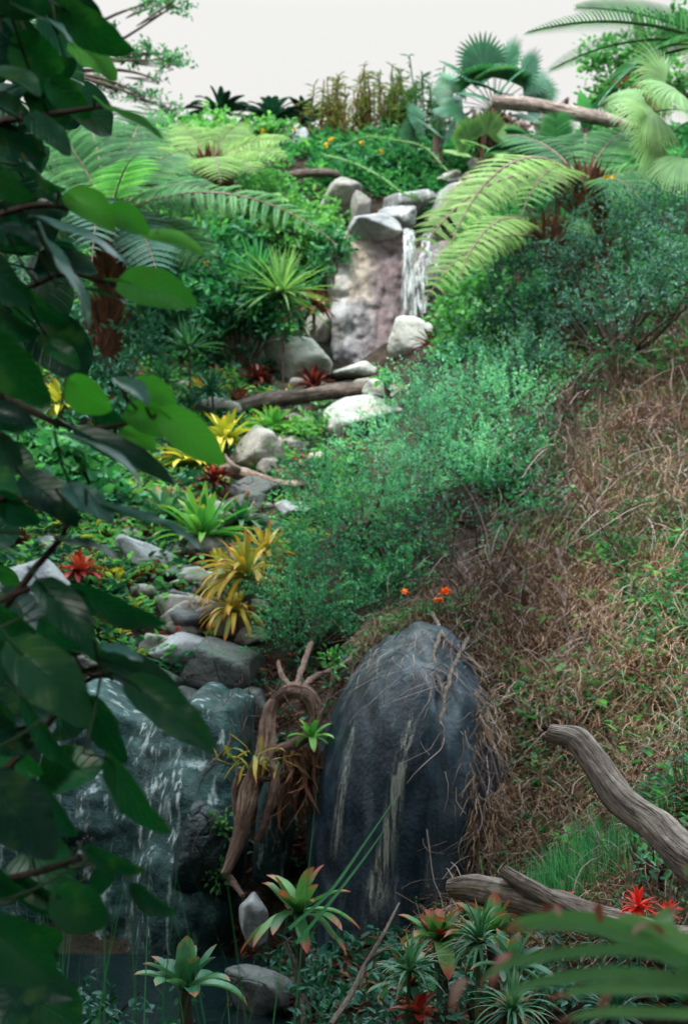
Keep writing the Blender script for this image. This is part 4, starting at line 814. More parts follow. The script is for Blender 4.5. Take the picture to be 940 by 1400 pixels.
# ---- cycads on the skyline
for k, (x, y, Y_, n_) in enumerate([(302,162,22,17),(372,168,21.8,20),(418,172,22.4,14)]):
    c = at(x, y, Y_); b_ = A(c)-A([0, 0, .6]); sp = []
    for j in range(n_):
        a = math.pi*(j+.5)/n_; Lq = rng.uniform(42, 60); sp.append((x+Lq*math.cos(a)*1.05, y-Lq*math.sin(a)*.85+6, Y_+rng.uniform(-.8, .8), 9, 1.1))
    feather_palm(['dark cycad rosette at the left of the skyline row', 'dark cycad in the middle of the skyline row', 'small dark cycad at the right of the skyline row'][k], b_, c, sp, 'cycad', name='cycad', tr=.12, W=.035, cat='cycad')
# banana-like leaves beside the fallen skyline log
for k, (l_, x, y, Y_, n_, Lp, Wp) in enumerate([('broad banana leaves upright behind the skyline log', 800, 178, 18.2, 6, 62, 22), ('broad leaved plant under the skyline log', 765, 205, 17.6, 8, 46, 16)]):
    rosette('banana_plant', l_, 'plant', at(x, y, Y_), n_, Lp*S(Y_), Wp*S(Y_), 'green', el=(40, 85), droop=(.3, .9), prof='lance', fold=.15)
# ---- shrubs
def spray_crown(mb, blobs, per_m2, Ls, m, LL, LW, droop=.5, up=.35, mat=0, inner=.3, wmat=None, updir=None, clump=.5):
    """leafy sprays over and inside a set of ellipsoid lumps (centre, radii)"""
    for c, r in blobs:
        area = 4*np.pi*((r[0]*r[1]+r[1]*r[2]+r[0]*r[2])/3); n = int(per_m2*area)
        u = norm(rng.normal(size=(n, 3))); u = u[u[:, 2] > -.55]; n = len(u)
        gap = fbm(u*2.2+c*3, 3, 3); keep = gap > -.28+.25*rng.random(n); u = u[keep]; n = len(u)
        depth = np.where(rng.random(n) < inner, rng.uniform(.3, .85, n), rng.uniform(.82, 1.06, n))
        depth = depth*(1+clump*fbm(u*3+c, 3, 8))
        p = A(c)+u*A(r)*depth[:, None]; d = norm(u*A([1, 1, .8])+A([0, 0, up])+rng.normal(0, .35, (n, 3)))
        Lq = Ls*rng.uniform(.6, 1.25, n); p0 = p-d*Lq[:, None]*.5
        tt = (np.arange(m)+.7)/m; q = p0[:, None]+d[:, None]*(Lq[:, None]*tt)[..., None]-A([0, 0, 1])*(droop*.35*Lq[:, None]*tt**2)[..., None]
        dl = norm(d[:, None]*.65+rng.normal(0, .6, (n, m, 3))); nn = norm(rng.normal(0, .6, (n, m, 3))+A([0, 0, 1.1]))
        tone = np.clip((rng.normal(.42, .17, n)+.45*fbm(p*2.2/max(LL/.04, 1), 3, 19))[:, None]+rng.normal(0, .14, (n, m))+.3*(tt-.5), 0, 1)
        leaves(mb, q.reshape(-1, 3), dl.reshape(-1, 3), nn.reshape(-1, 3), (LL*rng.uniform(.6, 1.3, (n, m))*(1.1-.45*tt)).ravel(), (LW*rng.uniform(.7, 1.2, (n, m))).ravel(), tone.ravel(), mat, fold=.12)
def shrub(label, blobs, mat, LL=.035, LW=.014, per=120, m=9, Ls=.22, base=None, stems=9, name='shrub', cat='shrub', group=None, stemmat='bark', fruit=None, **kw):
    B = []
    for q in blobs:
        x, y, Y_, rx, ry = q[:5]; Y_ = min(Y_, G(x, y+ry*.6)[1]+.1) if y > 440 else Y_; s = S(Y_); B.append((at(x, y, Y_), A([rx*s, (q[5]*s if len(q) > 5 else (rx+ry)*.5*s), ry*s])))
    bx, by, bY = blobs[0][:3]; c0 = B[0][0]
    if base is None:
        base = A([c0[0], c0[1]+.15, 0]); base[2] = hground(base[:1], base[1:2])[0]; base[2] = min(base[2], c0[2]-.05)
    t = thing(name, label, cat, base, group); b = MB(); spray_crown(b, B, per, Ls, m, LL, LW, **kw); b.build('foliage', M[mat], parent=t)
    b = MB()
    for c, r in B:
        for k in range(max(2, stems//len(B)+1)):
            e_ = c+norm(rng.normal(size=3)+A([0, 0, .4]))*r*.85; mid = (A(base)+e_)/2+rng.normal(0, .12, 3)*r.mean(); C, rr = curve([base+rng.normal(0, .04, 3)*A([1, 1, 0]), mid, e_], 14, [.016, .01, .003]); tube(b, C, rr, 5, .1)
    b.build('stems', M[stemmat], parent=t); return t
shrub('feathery pale green shrub mass below the pale round boulder', [(640,520,11.6,70,50),(570,540,12,60,45),(700,560,11,60,70),(600,600,11,85,55),(520,610,11.6,60,50),(660,640,10.2,80,60),(720,500,12,50,40),(560,670,10.2,60,55)], 'shrub_pale', per=210, m=10, LL=.042, LW=.012, Ls=.24, up=.6, stems=24)
shrub('sparse green twiggy growth where the feathery shrub meets the dead stems', [(780,520,11,44,40),(800,580,10.6,40,34),(760,610,10.6,40,40),(840,480,11,50,30)], 'shrub', per=90, m=8, LL=.045, LW=.014, Ls=.26, stems=20)
shrub('dense darker green feathery shrub hanging over the stream centre', [(500,690,10,80,70),(560,740,9.6,60,50),(440,730,9.9,60,60),(430,660,10.8,50,45),(540,790,9.3,55,40),(470,780,9.4,70,60)], 'shrub', per=230, m=10, LL=.04, LW=.013, Ls=.22, stems=20)
shrub('lowest feathery green shrub growing above the root arch', [(420,830,9.0,60,55),(470,850,8.9,50,42),(390,870,8.9,42,34),(380,800,9.3,40,40),(510,820,9.1,40,36)], 'shrub', per=250, m=10, LL=.036, LW=.013, Ls=.2, stems=16)
shrub('green leafy shoots standing in the dark hollow right of the main shrub', [(690,660,9.9,40,44),(705,700,9.6,28,34),(650,650,10,40,30),(720,620,10.2,36,40),(740,690,9.4,34,34),(690,750,9.2,34,24)], 'shrub', per=150, m=7, LL=.05, LW=.022, Ls=.2, stems=12)
shrub('small leaved dark thicket added as painted shade in the hollow behind the shrub', [(620,700,10.6,60,50),(660,720,10.3,50,34),(580,760,10,50,30)], 'deep', per=70, m=7, LL=.04, LW=.016, stems=16)  # dark leaf mass put in for the shade of the hollow
shrub('blue green fine leaved shrub filling the upper right slope', [(840,330,11.8,80,60),(900,300,11.6,70,50),(780,370,12,60,60),(880,400,11,80,60),(930,360,10.8,60,70),(740,430,12,50,40),(820,430,11.2,70,40),(770,300,12.6,50,40)], 'shrub_blue', per=140, m=9, LL=.055, LW=.015, Ls=.26, stems=26)
shrub('tangled blue green shrub below the hanging yellow fronds', [(700,420,12.4,50,50),(660,460,12.6,46,34),(740,480,11.6,50,40),(700,360,12.8,40,50)], 'shrub_blue', per=150, m=8, LL=.06, LW=.02, stems=14)
shrub('light green broad leaved bush right of the pale round boulder', [(640,450,14,44,36),(636,400,15,30,40),(680,470,13.4,30,24),(655,400,14.4,30,30)], 'bright', per=150, m=6, LL=.10, LW=.05, Ls=.3, stems=8)
shrub('bright green creeper beside the falling water', [(640,360,17.2,26,44),(654,315,17.6,22,26)], 'bright', per=150, m=6, LL=.11, LW=.06, Ls=.3, stems=6)
# left side
shrub('lush green finger leaved bush above the pale flat boulder', [(330,430,16.2,60,44),(280,400,16.4,50,44),(345,440,16.2,36,30),(372,405,16.4,34,30),(260,350,16.8,50,40),(310,345,17,46,36)], 'green', per=85, m=6, LL=.16, LW=.055, Ls=.42, stems=14)
shrub('bright green bushy bank below the pale skyline boulder', [(360,270,18.6,44,34),(320,300,18.2,44,34),(390,305,18.2,40,34),(430,330,18,30,40),(445,300,18.4,26,24),(290,320,18,40,30)], 'bright', per=100, m=6, LL=.12, LW=.05, Ls=.34, stems=12)
shrub('creeper with trailing shoots hanging over the crest rocks', [(455,345,17.6,20,34),(440,370,17.5,14,30),(470,330,17.6,18,14),(480,230,19,22,14)], 'green', per=130, m=6, LL=.1, LW=.045, stems=6)
shrub('lime green shrub with yellow flowers left on the crest', [(290,178,21,44,22),(340,182,21,40,20),(375,180,21,24,16),(250,190,20.6,30,20)], 'bright', per=110, m=6, LL=.13, LW=.055, Ls=.32, stems=8)
shrub('leafy green shrub with orange berries on the crest behind the rock', [(500,218,20,46,26),(545,225,20,40,26),(460,222,20.2,26,18),(575,215,20.4,24,30),(520,200,20.6,40,22)], 'green', per=110, m=6, LL=.12, LW=.05, Ls=.3, stems=8)
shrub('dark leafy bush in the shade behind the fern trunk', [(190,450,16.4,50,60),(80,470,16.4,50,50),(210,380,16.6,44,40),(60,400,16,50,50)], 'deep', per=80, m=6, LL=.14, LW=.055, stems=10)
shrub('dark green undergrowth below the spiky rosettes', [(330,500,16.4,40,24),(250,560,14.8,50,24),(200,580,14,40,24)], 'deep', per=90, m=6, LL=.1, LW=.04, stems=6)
shrub('round leaved green plant behind the leaves coloured as backlit at left', [(90,630,11.8,56,34),(40,600,12,40,34),(150,680,11.6,44,30),(60,680,11.6,50,30)], 'green', per=120, m=4, LL=.13, LW=.11, Ls=.2, stems=10)
shrub('light green leafy plants around the dark leaning boulder', [(440,590,13.6,40,26),(400,625,13,26,16),(470,640,12.4,36,24)], 'bright', per=110, m=6, LL=.08, LW=.035, Ls=.2, stems=8)
shrub('small fern like green shrub right of the yellow bromeliads', [(352,610,12.9,22,20)], 'green', per=160, m=8, LL=.06, LW=.02, stems=5)
shrub('red flowered low bush between the driftwood and main shrub', [(450,655,11.8,30,26),(480,600,12.6,24,30)], 'brown_leaf', per=50, m=6, LL=.06, LW=.025, stems=8)
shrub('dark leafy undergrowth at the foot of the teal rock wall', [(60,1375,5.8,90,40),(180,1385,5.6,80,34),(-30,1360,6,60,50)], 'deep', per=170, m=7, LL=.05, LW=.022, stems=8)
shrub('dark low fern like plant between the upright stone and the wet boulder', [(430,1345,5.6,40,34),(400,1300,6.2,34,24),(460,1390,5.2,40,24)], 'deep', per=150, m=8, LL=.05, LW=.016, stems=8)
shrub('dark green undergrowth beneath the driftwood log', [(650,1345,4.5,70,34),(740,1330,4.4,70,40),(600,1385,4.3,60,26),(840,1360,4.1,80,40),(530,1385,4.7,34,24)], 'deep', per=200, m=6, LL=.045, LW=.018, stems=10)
shrub('small green leaved plant right of the grass tuft under the branch', [(905,1190,5.2,44,34),(880,1160,5.4,30,22)], 'shrub', per=170, m=7, LL=.035, LW=.02, stems=8)
shrub('dark spiky undergrowth wrapped round the foot of the tall fern trunk', [(105,500,13.2,36,40),(165,520,13.2,34,36),(130,560,12.8,50,34),(190,470,13.6,34,40)], 'deep', per=110, m=7, LL=.11, LW=.03, Ls=.3, stems=8)
# bamboo-like thicket
for k, (x, l_) in enumerate([(455,'yellow brown bamboo clump, leftmost on the skyline'),(500,'tall yellow brown bamboo clump in the skyline middle'),(545,'greener bamboo clump next to the low fan palm'),(582,'dense dark green bamboo clump nearest the tall palm')]):
    c = at(x, 232, 21.3); t = thing('bamboo_clump', l_, 'bamboo', c); b = MB(); lb_ = MB(); n = 26
    for j in range(n):
        h = rng.uniform(.9, 1.45)*[1, 1.12, 1.1, 1.1][k]; p = c+A([rng.normal(0, .2), rng.normal(0, .3), 0]); q = p+A([rng.normal(0, .12), rng.normal(0, .1), h]); C = curve([p, (p+q)/2+rng.normal(0, .03, 3), q], 12); tube(b, C, .011, 5)
        m = 34; u = rng.uniform(.25, 1, m); pos = p+(q-p)*u[:, None]; a = rng.uniform(0, 6.28, m); leaves(lb_, pos, np.c_[np.cos(a), np.sin(a), rng.uniform(-.3, .9, m)], np.tile([0, 0, 1.], (m, 1))+rng.normal(0, .3, (m, 3)), rnd(.1, .2, m), .025, rng.uniform(0, 1, m)*(1 if k < 2 else .4))
    b.build('canes', M['brown_leaf'] if k < 2 else M['stem_green'], parent=t); lb_.build('foliage', M['bamboo'] if k < 3 else M['green'], parent=t)
# background trees
def tree(label, base, top, clusters, mat, LL, LW, per, trunk_r=.12, name='tree', m=7, Ls=.4, **kw):
    t = thing(name, label, 'tree', base); b = MB(); C, r = curve([base, (A(base)*.5+A(top)*.5)+A([.1, 0, 0]), top], 24, [trunk_r*1.3, trunk_r, trunk_r*.4]); tube(b, C, r, 10, .15, 2); B = []
    for (x, y, Y_, rx, ry) in clusters:
        s = S(Y_); c = at(x, y, Y_); B.append((c, A([rx*s, (rx+ry)*.5*s, ry*s]))); k = int(np.clip((c[2]-base[2])/(top[2]-base[2])*16, 8, 20)); p = C[k]
        Cb, rb = curve([p, (p+c)/2+rng.normal(0, .1, 3)+A([0, 0, .1]), c], 14, [trunk_r*.35, trunk_r*.22, .012]); tube(b, Cb, rb, 6, .1)
        for q in range(5): e_ = c+norm(rng.normal(size=3))*A([rx, rx, ry])*s*.8; C2 = curve([p*.3+c*.7, c*.5+e_*.5+rng.normal(0, .03, 3), e_], 8); tube(b, C2, .008, 4)
    b.build('trunk', M['bark'], parent=t); b = MB(); spray_crown(b, B, per, Ls, m, LL, LW, **kw); b.build('crown', M[mat], parent=t); return t
tree('open tree with layered leafy boughs against the sky at upper left', at(40, 230, 24), at(100, -140, 24), [(238,8,23.6,32,14),(215,0,24,26,14),(232,82,23.4,26,18),(205,72,24,20,12),(182,78,24,24,14),(150,118,24,26,14),(215,108,23.8,12,10),(120,60,24,40,30),(60,20,24,50,40),(195,130,23.6,22,10),(232,150,23.4,20,10)], 'green', .13, .045, 60, .14)
tree('leafy green tree with red blossoms behind the right hand palms', at(880, 250, 20), at(870, 20, 20), [(838,80,19.6,36,24),(860,115,19.4,40,26),(825,140,19.6,24,20),(890,70,19.6,30,24),(860,165,19.2,30,20),(920,130,19.4,30,40),(925,40,19.8,22,20)], 'bright', .13, .06, 90, .16)
tree('far pale flowering tree seen between the fan palm leaves', at(640, 290, 27), at(640, 170, 27), [(620,210,26.5,34,30),(650,185,26.5,30,26),(690,190,26.5,36,26),(740,190,26.5,30,26),(600,180,27,24,26)], 'dead_vine', .14, .1, 40, .1)
b = MB()
for k in range(26):
    p = at(rng.uniform(845, 900), rng.uniform(85, 160), 18.9); n = 7; u = norm(rng.normal(size=(n, 3))); leaves(b, p+u*.03, u, norm(rng.normal(size=(n, 3))), .09, .06)
tag(b.build('red_blossoms', M['brom_red']), kind='stuff')
b = MB()
for x, y, Y_ in [(284,183,20.5),(335,170,20.5),(446,198,20),(452,190,19.8),(495,195,19.4),(266,357,13.4),(282,360,13.4),(828,242,12.2),(838,242,12.2),(360,180,20.4),(402,175,20.4),(245,180,20.2),(520,208,19.5)]:
    p = at(x, y, Y_); n = 8; u = norm(rng.normal(size=(n, 3))-A([0, .6, 0])); leaves(b, np.tile(p, (n, 1)), u, norm(rng.normal(size=(n, 3))), 5.*S(Y_), 4*S(Y_))
tag(b.build('yellow_blossoms', M['yellow_flower']), kind='stuff')
# arching pale stems on the crest
for pts, l_ in (([(470,200,19.6),(500,188,19.4),(540,192,19.3),(580,202,19.2),(612,235,19)], 'pale arching stem over the crest, upper of two'), ([(440,212,19),(480,222,18.6),(520,242,18.3),(550,264,18.1),(575,272,18)], 'pale arching stem over the crest, lower of two')):
    C = curve([at(*q) for q in pts], 40); b = MB(); tube(b, C, .016, 5); t = thing('arching_stem', l_, 'stem', C[0]); b.build('stem', M['palm_pale'], parent=t); b = MB(); n = 60; k = rng.integers(0, 40, n); leaves(b, C[k], norm(rng.normal(size=(n, 3))+A([0, 0, .5])), norm(rng.normal(size=(n, 3))+A([0, 0, 1])), .07, .03); b.build('foliage', M['bright'], parent=t)

# ---- ground cover
def scatter(n, poly, ymin=3, ymax=23, per=None):
    """points on the terrain inside a pixel polygon seen from the path"""
    poly = A(poly); out = []
    X0, X1 = poly[:, 0].min(), poly[:, 0].max(); Y0, Y1 = poly[:, 1].min(), poly[:, 1].max()
    # sample world XY then project
    while len(out) < n:
        y = rng.uniform(ymin, ymax, 20000); x = rng.uniform(-1, 1, 20000)*y*.40; z = hground(x, y)
        f = y*cp_+z*sp_; px = 470+FPX*x/f; py = 700-FPX*(-y*sp_+z*cp_)/f
        ins = np.zeros(len(x), bool); j = len(poly)-1
        for i in range(len(poly)):
            c = ((poly[i, 1] > py) != (poly[j, 1] > py)) & (px < (poly[j, 0]-poly[i, 0])*(py-poly[i, 1])/(poly[j, 1]-poly[i, 1]+1e-9)+poly[i, 0]); ins ^= c; j = i
        out += list(np.c_[x, y, z][ins])
        if not ins.any(): break
    return A(out[:n])
COR = A([(330,480),(560,480),(540,560),(450,640),(410,720),(350,800),(350,930),(190,930),(215,800),(290,690),(320,620),(330,560)])
def clear(P, keep=.32):
    f = P[:, 1]*cp_+P[:, 2]*sp_; px = 470+FPX*P[:, 0]/f; py = 700-FPX*(-P[:, 1]*sp_+P[:, 2]*cp_)/f; ins = np.zeros(len(P), bool); j = len(COR)-1
    for i in range(len(COR)):
        ins ^= ((COR[i, 1] > py) != (COR[j, 1] > py)) & (px < (COR[j, 0]-COR[i, 0])*(py-COR[i, 1])/(COR[j, 1]-COR[i, 1]+1e-9)+COR[i, 0]); j = i
    return P[~ins | (rng.random(len(P)) < keep)]
def herbs(P, mat, LL, LW, h, m, name, mb=None):
    b = MB(); n = len(P); a = rng.uniform(0, 6.28, (n, m)); el_ = rng.uniform(-.1, 1.0, (n, m)); hh = rng.uniform(.2, 1, (n, m))*h*rng.uniform(.6, 1.3, (n, 1))
    d = np.stack([np.cos(a), np.sin(a), el_], -1); q = P[:, None]+np.stack([np.cos(a)*h*.35, np.sin(a)*h*.35, hh], -1)+rng.normal(0, h*.15, (n, m, 3))
    leaves(b, q.reshape(-1, 3), d.reshape(-1, 3), norm(rng.normal(0, .35, (n*m, 3))+A([0, 0, 1])), (LL*rng.uniform(.6, 1.3, (n, m))).ravel(), (LW*rng.uniform(.6, 1.3, (n, m))).ravel(), np.clip(rng.random((n, 1))*.7+rng.normal(.15, .15, (n, m)), 0, 1).ravel())
    return tag(b.build(name, M[mat]), kind='stuff')
LB = [(-140,480),(120,480),(300,470),(380,540),(480,560),(480,700),(300,860),(280,930),(-140,930)]
herbs(clear(scatter(1500, LB, 8, 17)), 'green', .06, .03, .09, 9, 'ground_cover')
herbs(clear(scatter(900, LB, 8, 17)), 'bright', .08, .035, .12, 8, 'leafy_ground_cover')
herbs(clear(scatter(240, LB, 8, 17)), 'brom_red', .06, .02, .08, 8, 'red_ground_cover')
herbs(clear(scatter(600, LB, 8, 17)), 'brown_leaf', .09, .03, .02, 5, 'leaf_litter')
herbs(scatter(1500, [(430,880),(700,860),(1050,1240),(1050,1400),(300,1400),(300,900)], 4, 10), 'brown_leaf', .06, .02, .02, 5, 'dead_leaf_litter')
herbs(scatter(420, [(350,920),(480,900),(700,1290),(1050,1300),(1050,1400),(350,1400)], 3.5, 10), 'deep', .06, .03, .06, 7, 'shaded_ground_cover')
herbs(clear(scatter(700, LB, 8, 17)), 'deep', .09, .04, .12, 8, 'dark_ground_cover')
herbs(clear(scatter(160, LB, 8, 17)), 'brom_yellow', .09, .02, .10, 9, 'yellow_ground_cover')
LU = [(-140,180),(250,170),(480,220),(480,330),(430,470),(-140,520)]
herbs(scatter(1500, LU, 14, 23), 'green', .13, .05, .18, 9, 'bank_ground_cover')
herbs(scatter(500, LU, 14, 23), 'bright', .15, .06, .22, 8, 'bright_bank_ground_cover')
RU = [(590,200),(950,180),(950,520),(760,540),(600,500)]
herbs(scatter(1300, RU, 10, 22), 'green', .11, .05, .16, 9, 'slope_ground_cover')
herbs(scatter(700, [(430,190),(680,190),(660,290),(560,300),(430,260)], 17, 22), 'green', .11, .05, .2, 9, 'crest_ground_cover')
RH = [(740,470),(1050,440),(1050,1300),(640,1300),(640,960),(560,880),(480,930),(440,880),(640,760)]
P = scatter(3800, RH, 4, 13); herbs(P[fbm(P*.9, 3, 2) > .0], 'green', .045, .026, .06, 8, 'hillside_herbs')
P = scatter(700, [(800,600),(1050,600),(1050,900),(860,860),(790,720)], 6, 12); herbs(P[:450], 'green', .045, .028, .08, 8, 'fresh_hillside_herbs')
P = scatter(260, [(700,680),(1050,680),(1050,1200),(700,1200)], 5, 11); herbs(P[:120], 'bright', .06, .03, .10, 7, 'taller_hillside_herbs')
# dead stems and thatch on the slope
def thatch(P, n_per, L, W, mat, name, up=.35, droop=1.2, wob=.25, K_=5, down=.6):
    n = len(P)*n_per; Q = np.repeat(P, n_per, 0)+rng.normal(0, .05, (n, 3))*A([1, 1, .25])
    d = norm(rng.normal(0, .55, (n, 3))+A([0, -down, up])); b = MB(); tn = np.clip(.5+.4*fbm(Q*1.4, 3, 12)+rng.normal(0, .2, n), 0, 1)
    blades(b, Q, d, L*rng.uniform(.4, 1.4, n), W*rng.uniform(.6, 1.4, n), droop, K_, None, 'rod', tone=tn, wob=wob); return tag(b.build(name, M[mat]), kind='stuff')
thatch(scatter(3000, [(650,760),(800,680),(1050,700),(1050,1310),(600,1310),(640,1000),(590,880),(500,900),(520,850)], 4, 10.5), 20, .17, .0045, 'thatch', 'dry_grass', wob=.18)
thatch(scatter(420, [(730,500),(800,450),(1050,430),(1050,700),(820,720),(640,860),(560,860),(640,780)], 7, 13), 13, .42, .0065, 'dead_vine', 'dead_vines', wob=.22, K_=7)
thatch(scatter(420, [(560,860),(700,800),(1050,820),(1050,1300),(640,1300)], 4, 10), 4, .42, .006, 'dead_vine', 'dead_twigs', wob=.25, K_=8)
thatch(scatter(900, [(740,480),(1050,440),(1050,700),(800,720)], 8, 13), 16, .24, .006, 'thatch', 'upper_dry_grass', up=.7, wob=.2)
P = scatter(300, [(720,480),(800,440),(1050,430),(1050,760),(800,800),(600,880),(600,800),(720,720)], 7, 13)
thatch(P, 3, .75, .008, 'dead_vine', 'long_dead_stems', wob=.09, K_=8, up=.9, down=.9)
P = scatter(1500, [(600,860),(740,720),(1050,700),(1050,1300),(640,1300)], 4, 11); herbs(P[fbm(P*1.6, 3, 91) > .08], 'brown_leaf', .07, .018, .05, 9, 'withered_fern_litter')
P = scatter(2100, [(780,520),(1050,480),(1050,1300),(880,1200),(860,900),(820,700)], 4, 12); herbs(P[fbm(P*1.8, 3, 55) > -.1], 'green', .05, .022, .10, 9, 'green_creepers')
# twigs and vines spilling over the wet boulder
b = MB(); tw = BVH['wet']; n = 0; Qs = []; Ds = []
while n < 520:
    x = rng.uniform(440, 705); y = rng.uniform(862, 1330)
    if x < 640 and y > 930+(640-x)*.2 and rng.random() > .03: continue
    if x < 560 and y > 930: continue
    d = Vector(ray(x, y)).normalized(); h = tw.ray_cast(Vector((0, 0, 0)), d)
    if h[0] is None: continue
    N_ = A(h[1]); N_ = N_ if N_[1] < 0 else -N_; Qs.append(A(h[0])+N_*.02); Ds.append(norm(np.cross(np.cross(N_, rng.normal(0, 1, 3)+A([0, 0, -1.1])), N_)+N_*.12)); n += 1
blades(b, A(Qs), A(Ds), rnd(.12, .42, n), .0055, 1.0, 7, None, 'rod', wob=.2)
tag(b.build('boulder_twigs', M['dead_vine']), kind='stuff')
b = MB(); Qs = []; Ds = []; n = 0
while n < 3000:
    y = rng.uniform(880, 1330); x = rng.uniform(590, 712)
    if x < 664-.04*(y-1000)+rng.normal(0, 18) or fbm(A([[x*.02, y*.012, 0]]), 3, 5)[0] < -.25: continue
    d = Vector(ray(x, y)).normalized(); h = tw.ray_cast(Vector((0, 0, 0)), d)
    if h[0] is None: continue
    N_ = A(h[1]); N_ = N_ if N_[1] < 0 else -N_; Qs.append(A(h[0])+N_*rng.uniform(.01, .06)); Ds.append(norm(np.cross(np.cross(N_, rng.normal(0, .7, 3)+A([0, 0, -1.])), N_)+N_*.15)); n += 1
blades(b, A(Qs), A(Ds), rnd(.05, .17, n), .0045, .8, 5, None, 'rod', wob=.22, tone=rnd(0, .75, n)); tag(b.build('boulder_dry_grass', M['thatch']), kind='stuff')
# individual bare vines draped over the boulder and slope
VN = [([(470,905),(500,870),(545,848),(600,838),(640,858)], 'bare vine arching over the boulder crown'), ([(590,850),(612,880),(640,905),(672,935),(690,990)], 'bare vine running down the boulder shoulder'),
 ([(640,880),(618,930),(606,990),(600,1040)], 'thin vine loop on the wet boulder face'), ([(600,870),(590,900),(596,940),(608,980)], 'short pale vine on the boulder top'),
 ([(760,760),(772,800),(768,850),(775,900),(768,960)], 'upright bare stem in the brown slope middle'), ([(800,640),(770,690),(720,730),(670,790),(620,830)], 'long bare stem slanting across the upper brown slope'),
 ([(905,520),(870,570),(850,620),(810,650)], 'pale dead stem hanging below the blue green shrub'), ([(655,780),(672,800),(690,835)], 'short pale forked twig above the boulder')]
def hit(x, y):
    g = G(x, y); d = Vector(ray(x, y)).normalized(); h = tw.ray_cast(Vector((0, 0, 0)), d)
    if h[0] is not None and h[0][1] < g[1]: g = A(h[0])
    return g+A([0, -.05, .03])
for pts, l_ in VN:
    C, r = curve([hit(*q) for q in pts], 40, [.012, .011, .005]); C = C+np.cumsum(rng.normal(0, .004, C.shape), 0); b = MB(); tube(b, C, r, 6, .2); tag(b.build('bare_vine', M['log_pale']), l_, 'vine')
# grass tuft by the curved branch
gc = G(790, 1225)+A([0, -.05, 0]); b = MB(); n = 2200; sp = rng.normal(0, 1, (n, 3))*A([.15, .12, 0]); pp = gc+sp; pp[:, 2] = hground(pp[:, 0], pp[:, 1])-.02
blades(b, pp, np.c_[rng.normal(0, .25, n), rng.normal(-.1, .2, n), np.ones(n)], rnd(.14, .30, n), .006, rnd(.2, 1.0, n), 5, None, 'grass'); tag(b.build('grass_tuft', M['shrub']), 'bright green fine grass tuft between the bare branch and the driftwood log', 'grass tuft')
# plants clinging to the walls
for x, y, k_, l_ in [(455,905,'wet','small green shoots at the left shoulder of the wet boulder'), (303,1130,'r28','small bright leaves on the right edge of the teal wall'), (296,1200,'r28','lower small bright leaves near the root foot')]:
    d = Vector(ray(x, y)).normalized(); h = BVH[k_].ray_cast(Vector((0, 0, 0)), d); p = A(h[0]) if h[0] is not None else at(x, y, 7.4)
    n = 60; b = MB(); u = norm(rng.normal(size=(n, 3))+A([0, -.4, .3])); leaves(b, p+u*rng.uniform(0, .1, (n, 1))*A([.7, .3, 1]), u, norm(rng.normal(size=(n, 3))+A([0, 0, 1])), .035, .02); tag(b.build('clinging_plant', M['bright']), l_, 'plant')
# bottom left thin grasses and broad leaf blade
b = MB(); n = 60; px_ = rnd(-20, 430, n); yy = rnd(2.3, 3.4, n); base = A([at(a, 1400, y_)-A([0, 0, .05]) for a, y_ in zip(px_, yy)]); base[:, 2] -= .25
blades(b, base, np.c_[rng.normal(0, .16, n), rng.normal(0, .15, n), np.ones(n)], rnd(.35, .8, n), .0035, rnd(.1, .9, n), 9, .15, 'grass'); tag(b.build('tall_grass', M['grass']), kind='stuff')
for pts, l_ in (([(-40,1210,2.0),(60,1262,2.0),(140,1312,2.02),(230,1370,2.05),(330,1430,2.1)], 'long blurred grass blade slanting across the bottom left corner'), ([(395,1270,3.0),(450,1220,3.0),(500,1150,3.05),(548,1080,3.1)], 'thin green blade crossing the wet boulder'), ([(405,1290,3.0),(450,1235,3.0),(500,1170,3.05),(535,1120,3.1)], 'second thin green blade beside the first')):
    C = curve([at(*q) for q in pts], 30); T = norm(np.gradient(C, axis=0)); sd_ = norm(np.cross(T, A([0, -1, .5]))); w0 = (22 if pts[0][2] < 2.5 else 5)*S(pts[0][2]); ww = (w0/2*(1-np.linspace(0, 1, 30)**2 if pts[0][2] > 2.5 else w0/2+0*np.linspace(0, 1, 30)))[:, None]
    nn_ = np.cross(sd_, T); V = np.stack([C-sd_*ww+nn_*ww*.4, C, C+sd_*ww+nn_*ww*.4], 1); i = np.arange(90).reshape(30, 3); b = MB(); b.add(V, np.concatenate([np.stack([i[:-1, j], i[:-1, j+1], i[1:, j+1], i[1:, j]], -1) for j in (0, 1)]), .6); tag(b.build('long_grass', M['grass']), l_, 'grass blade')

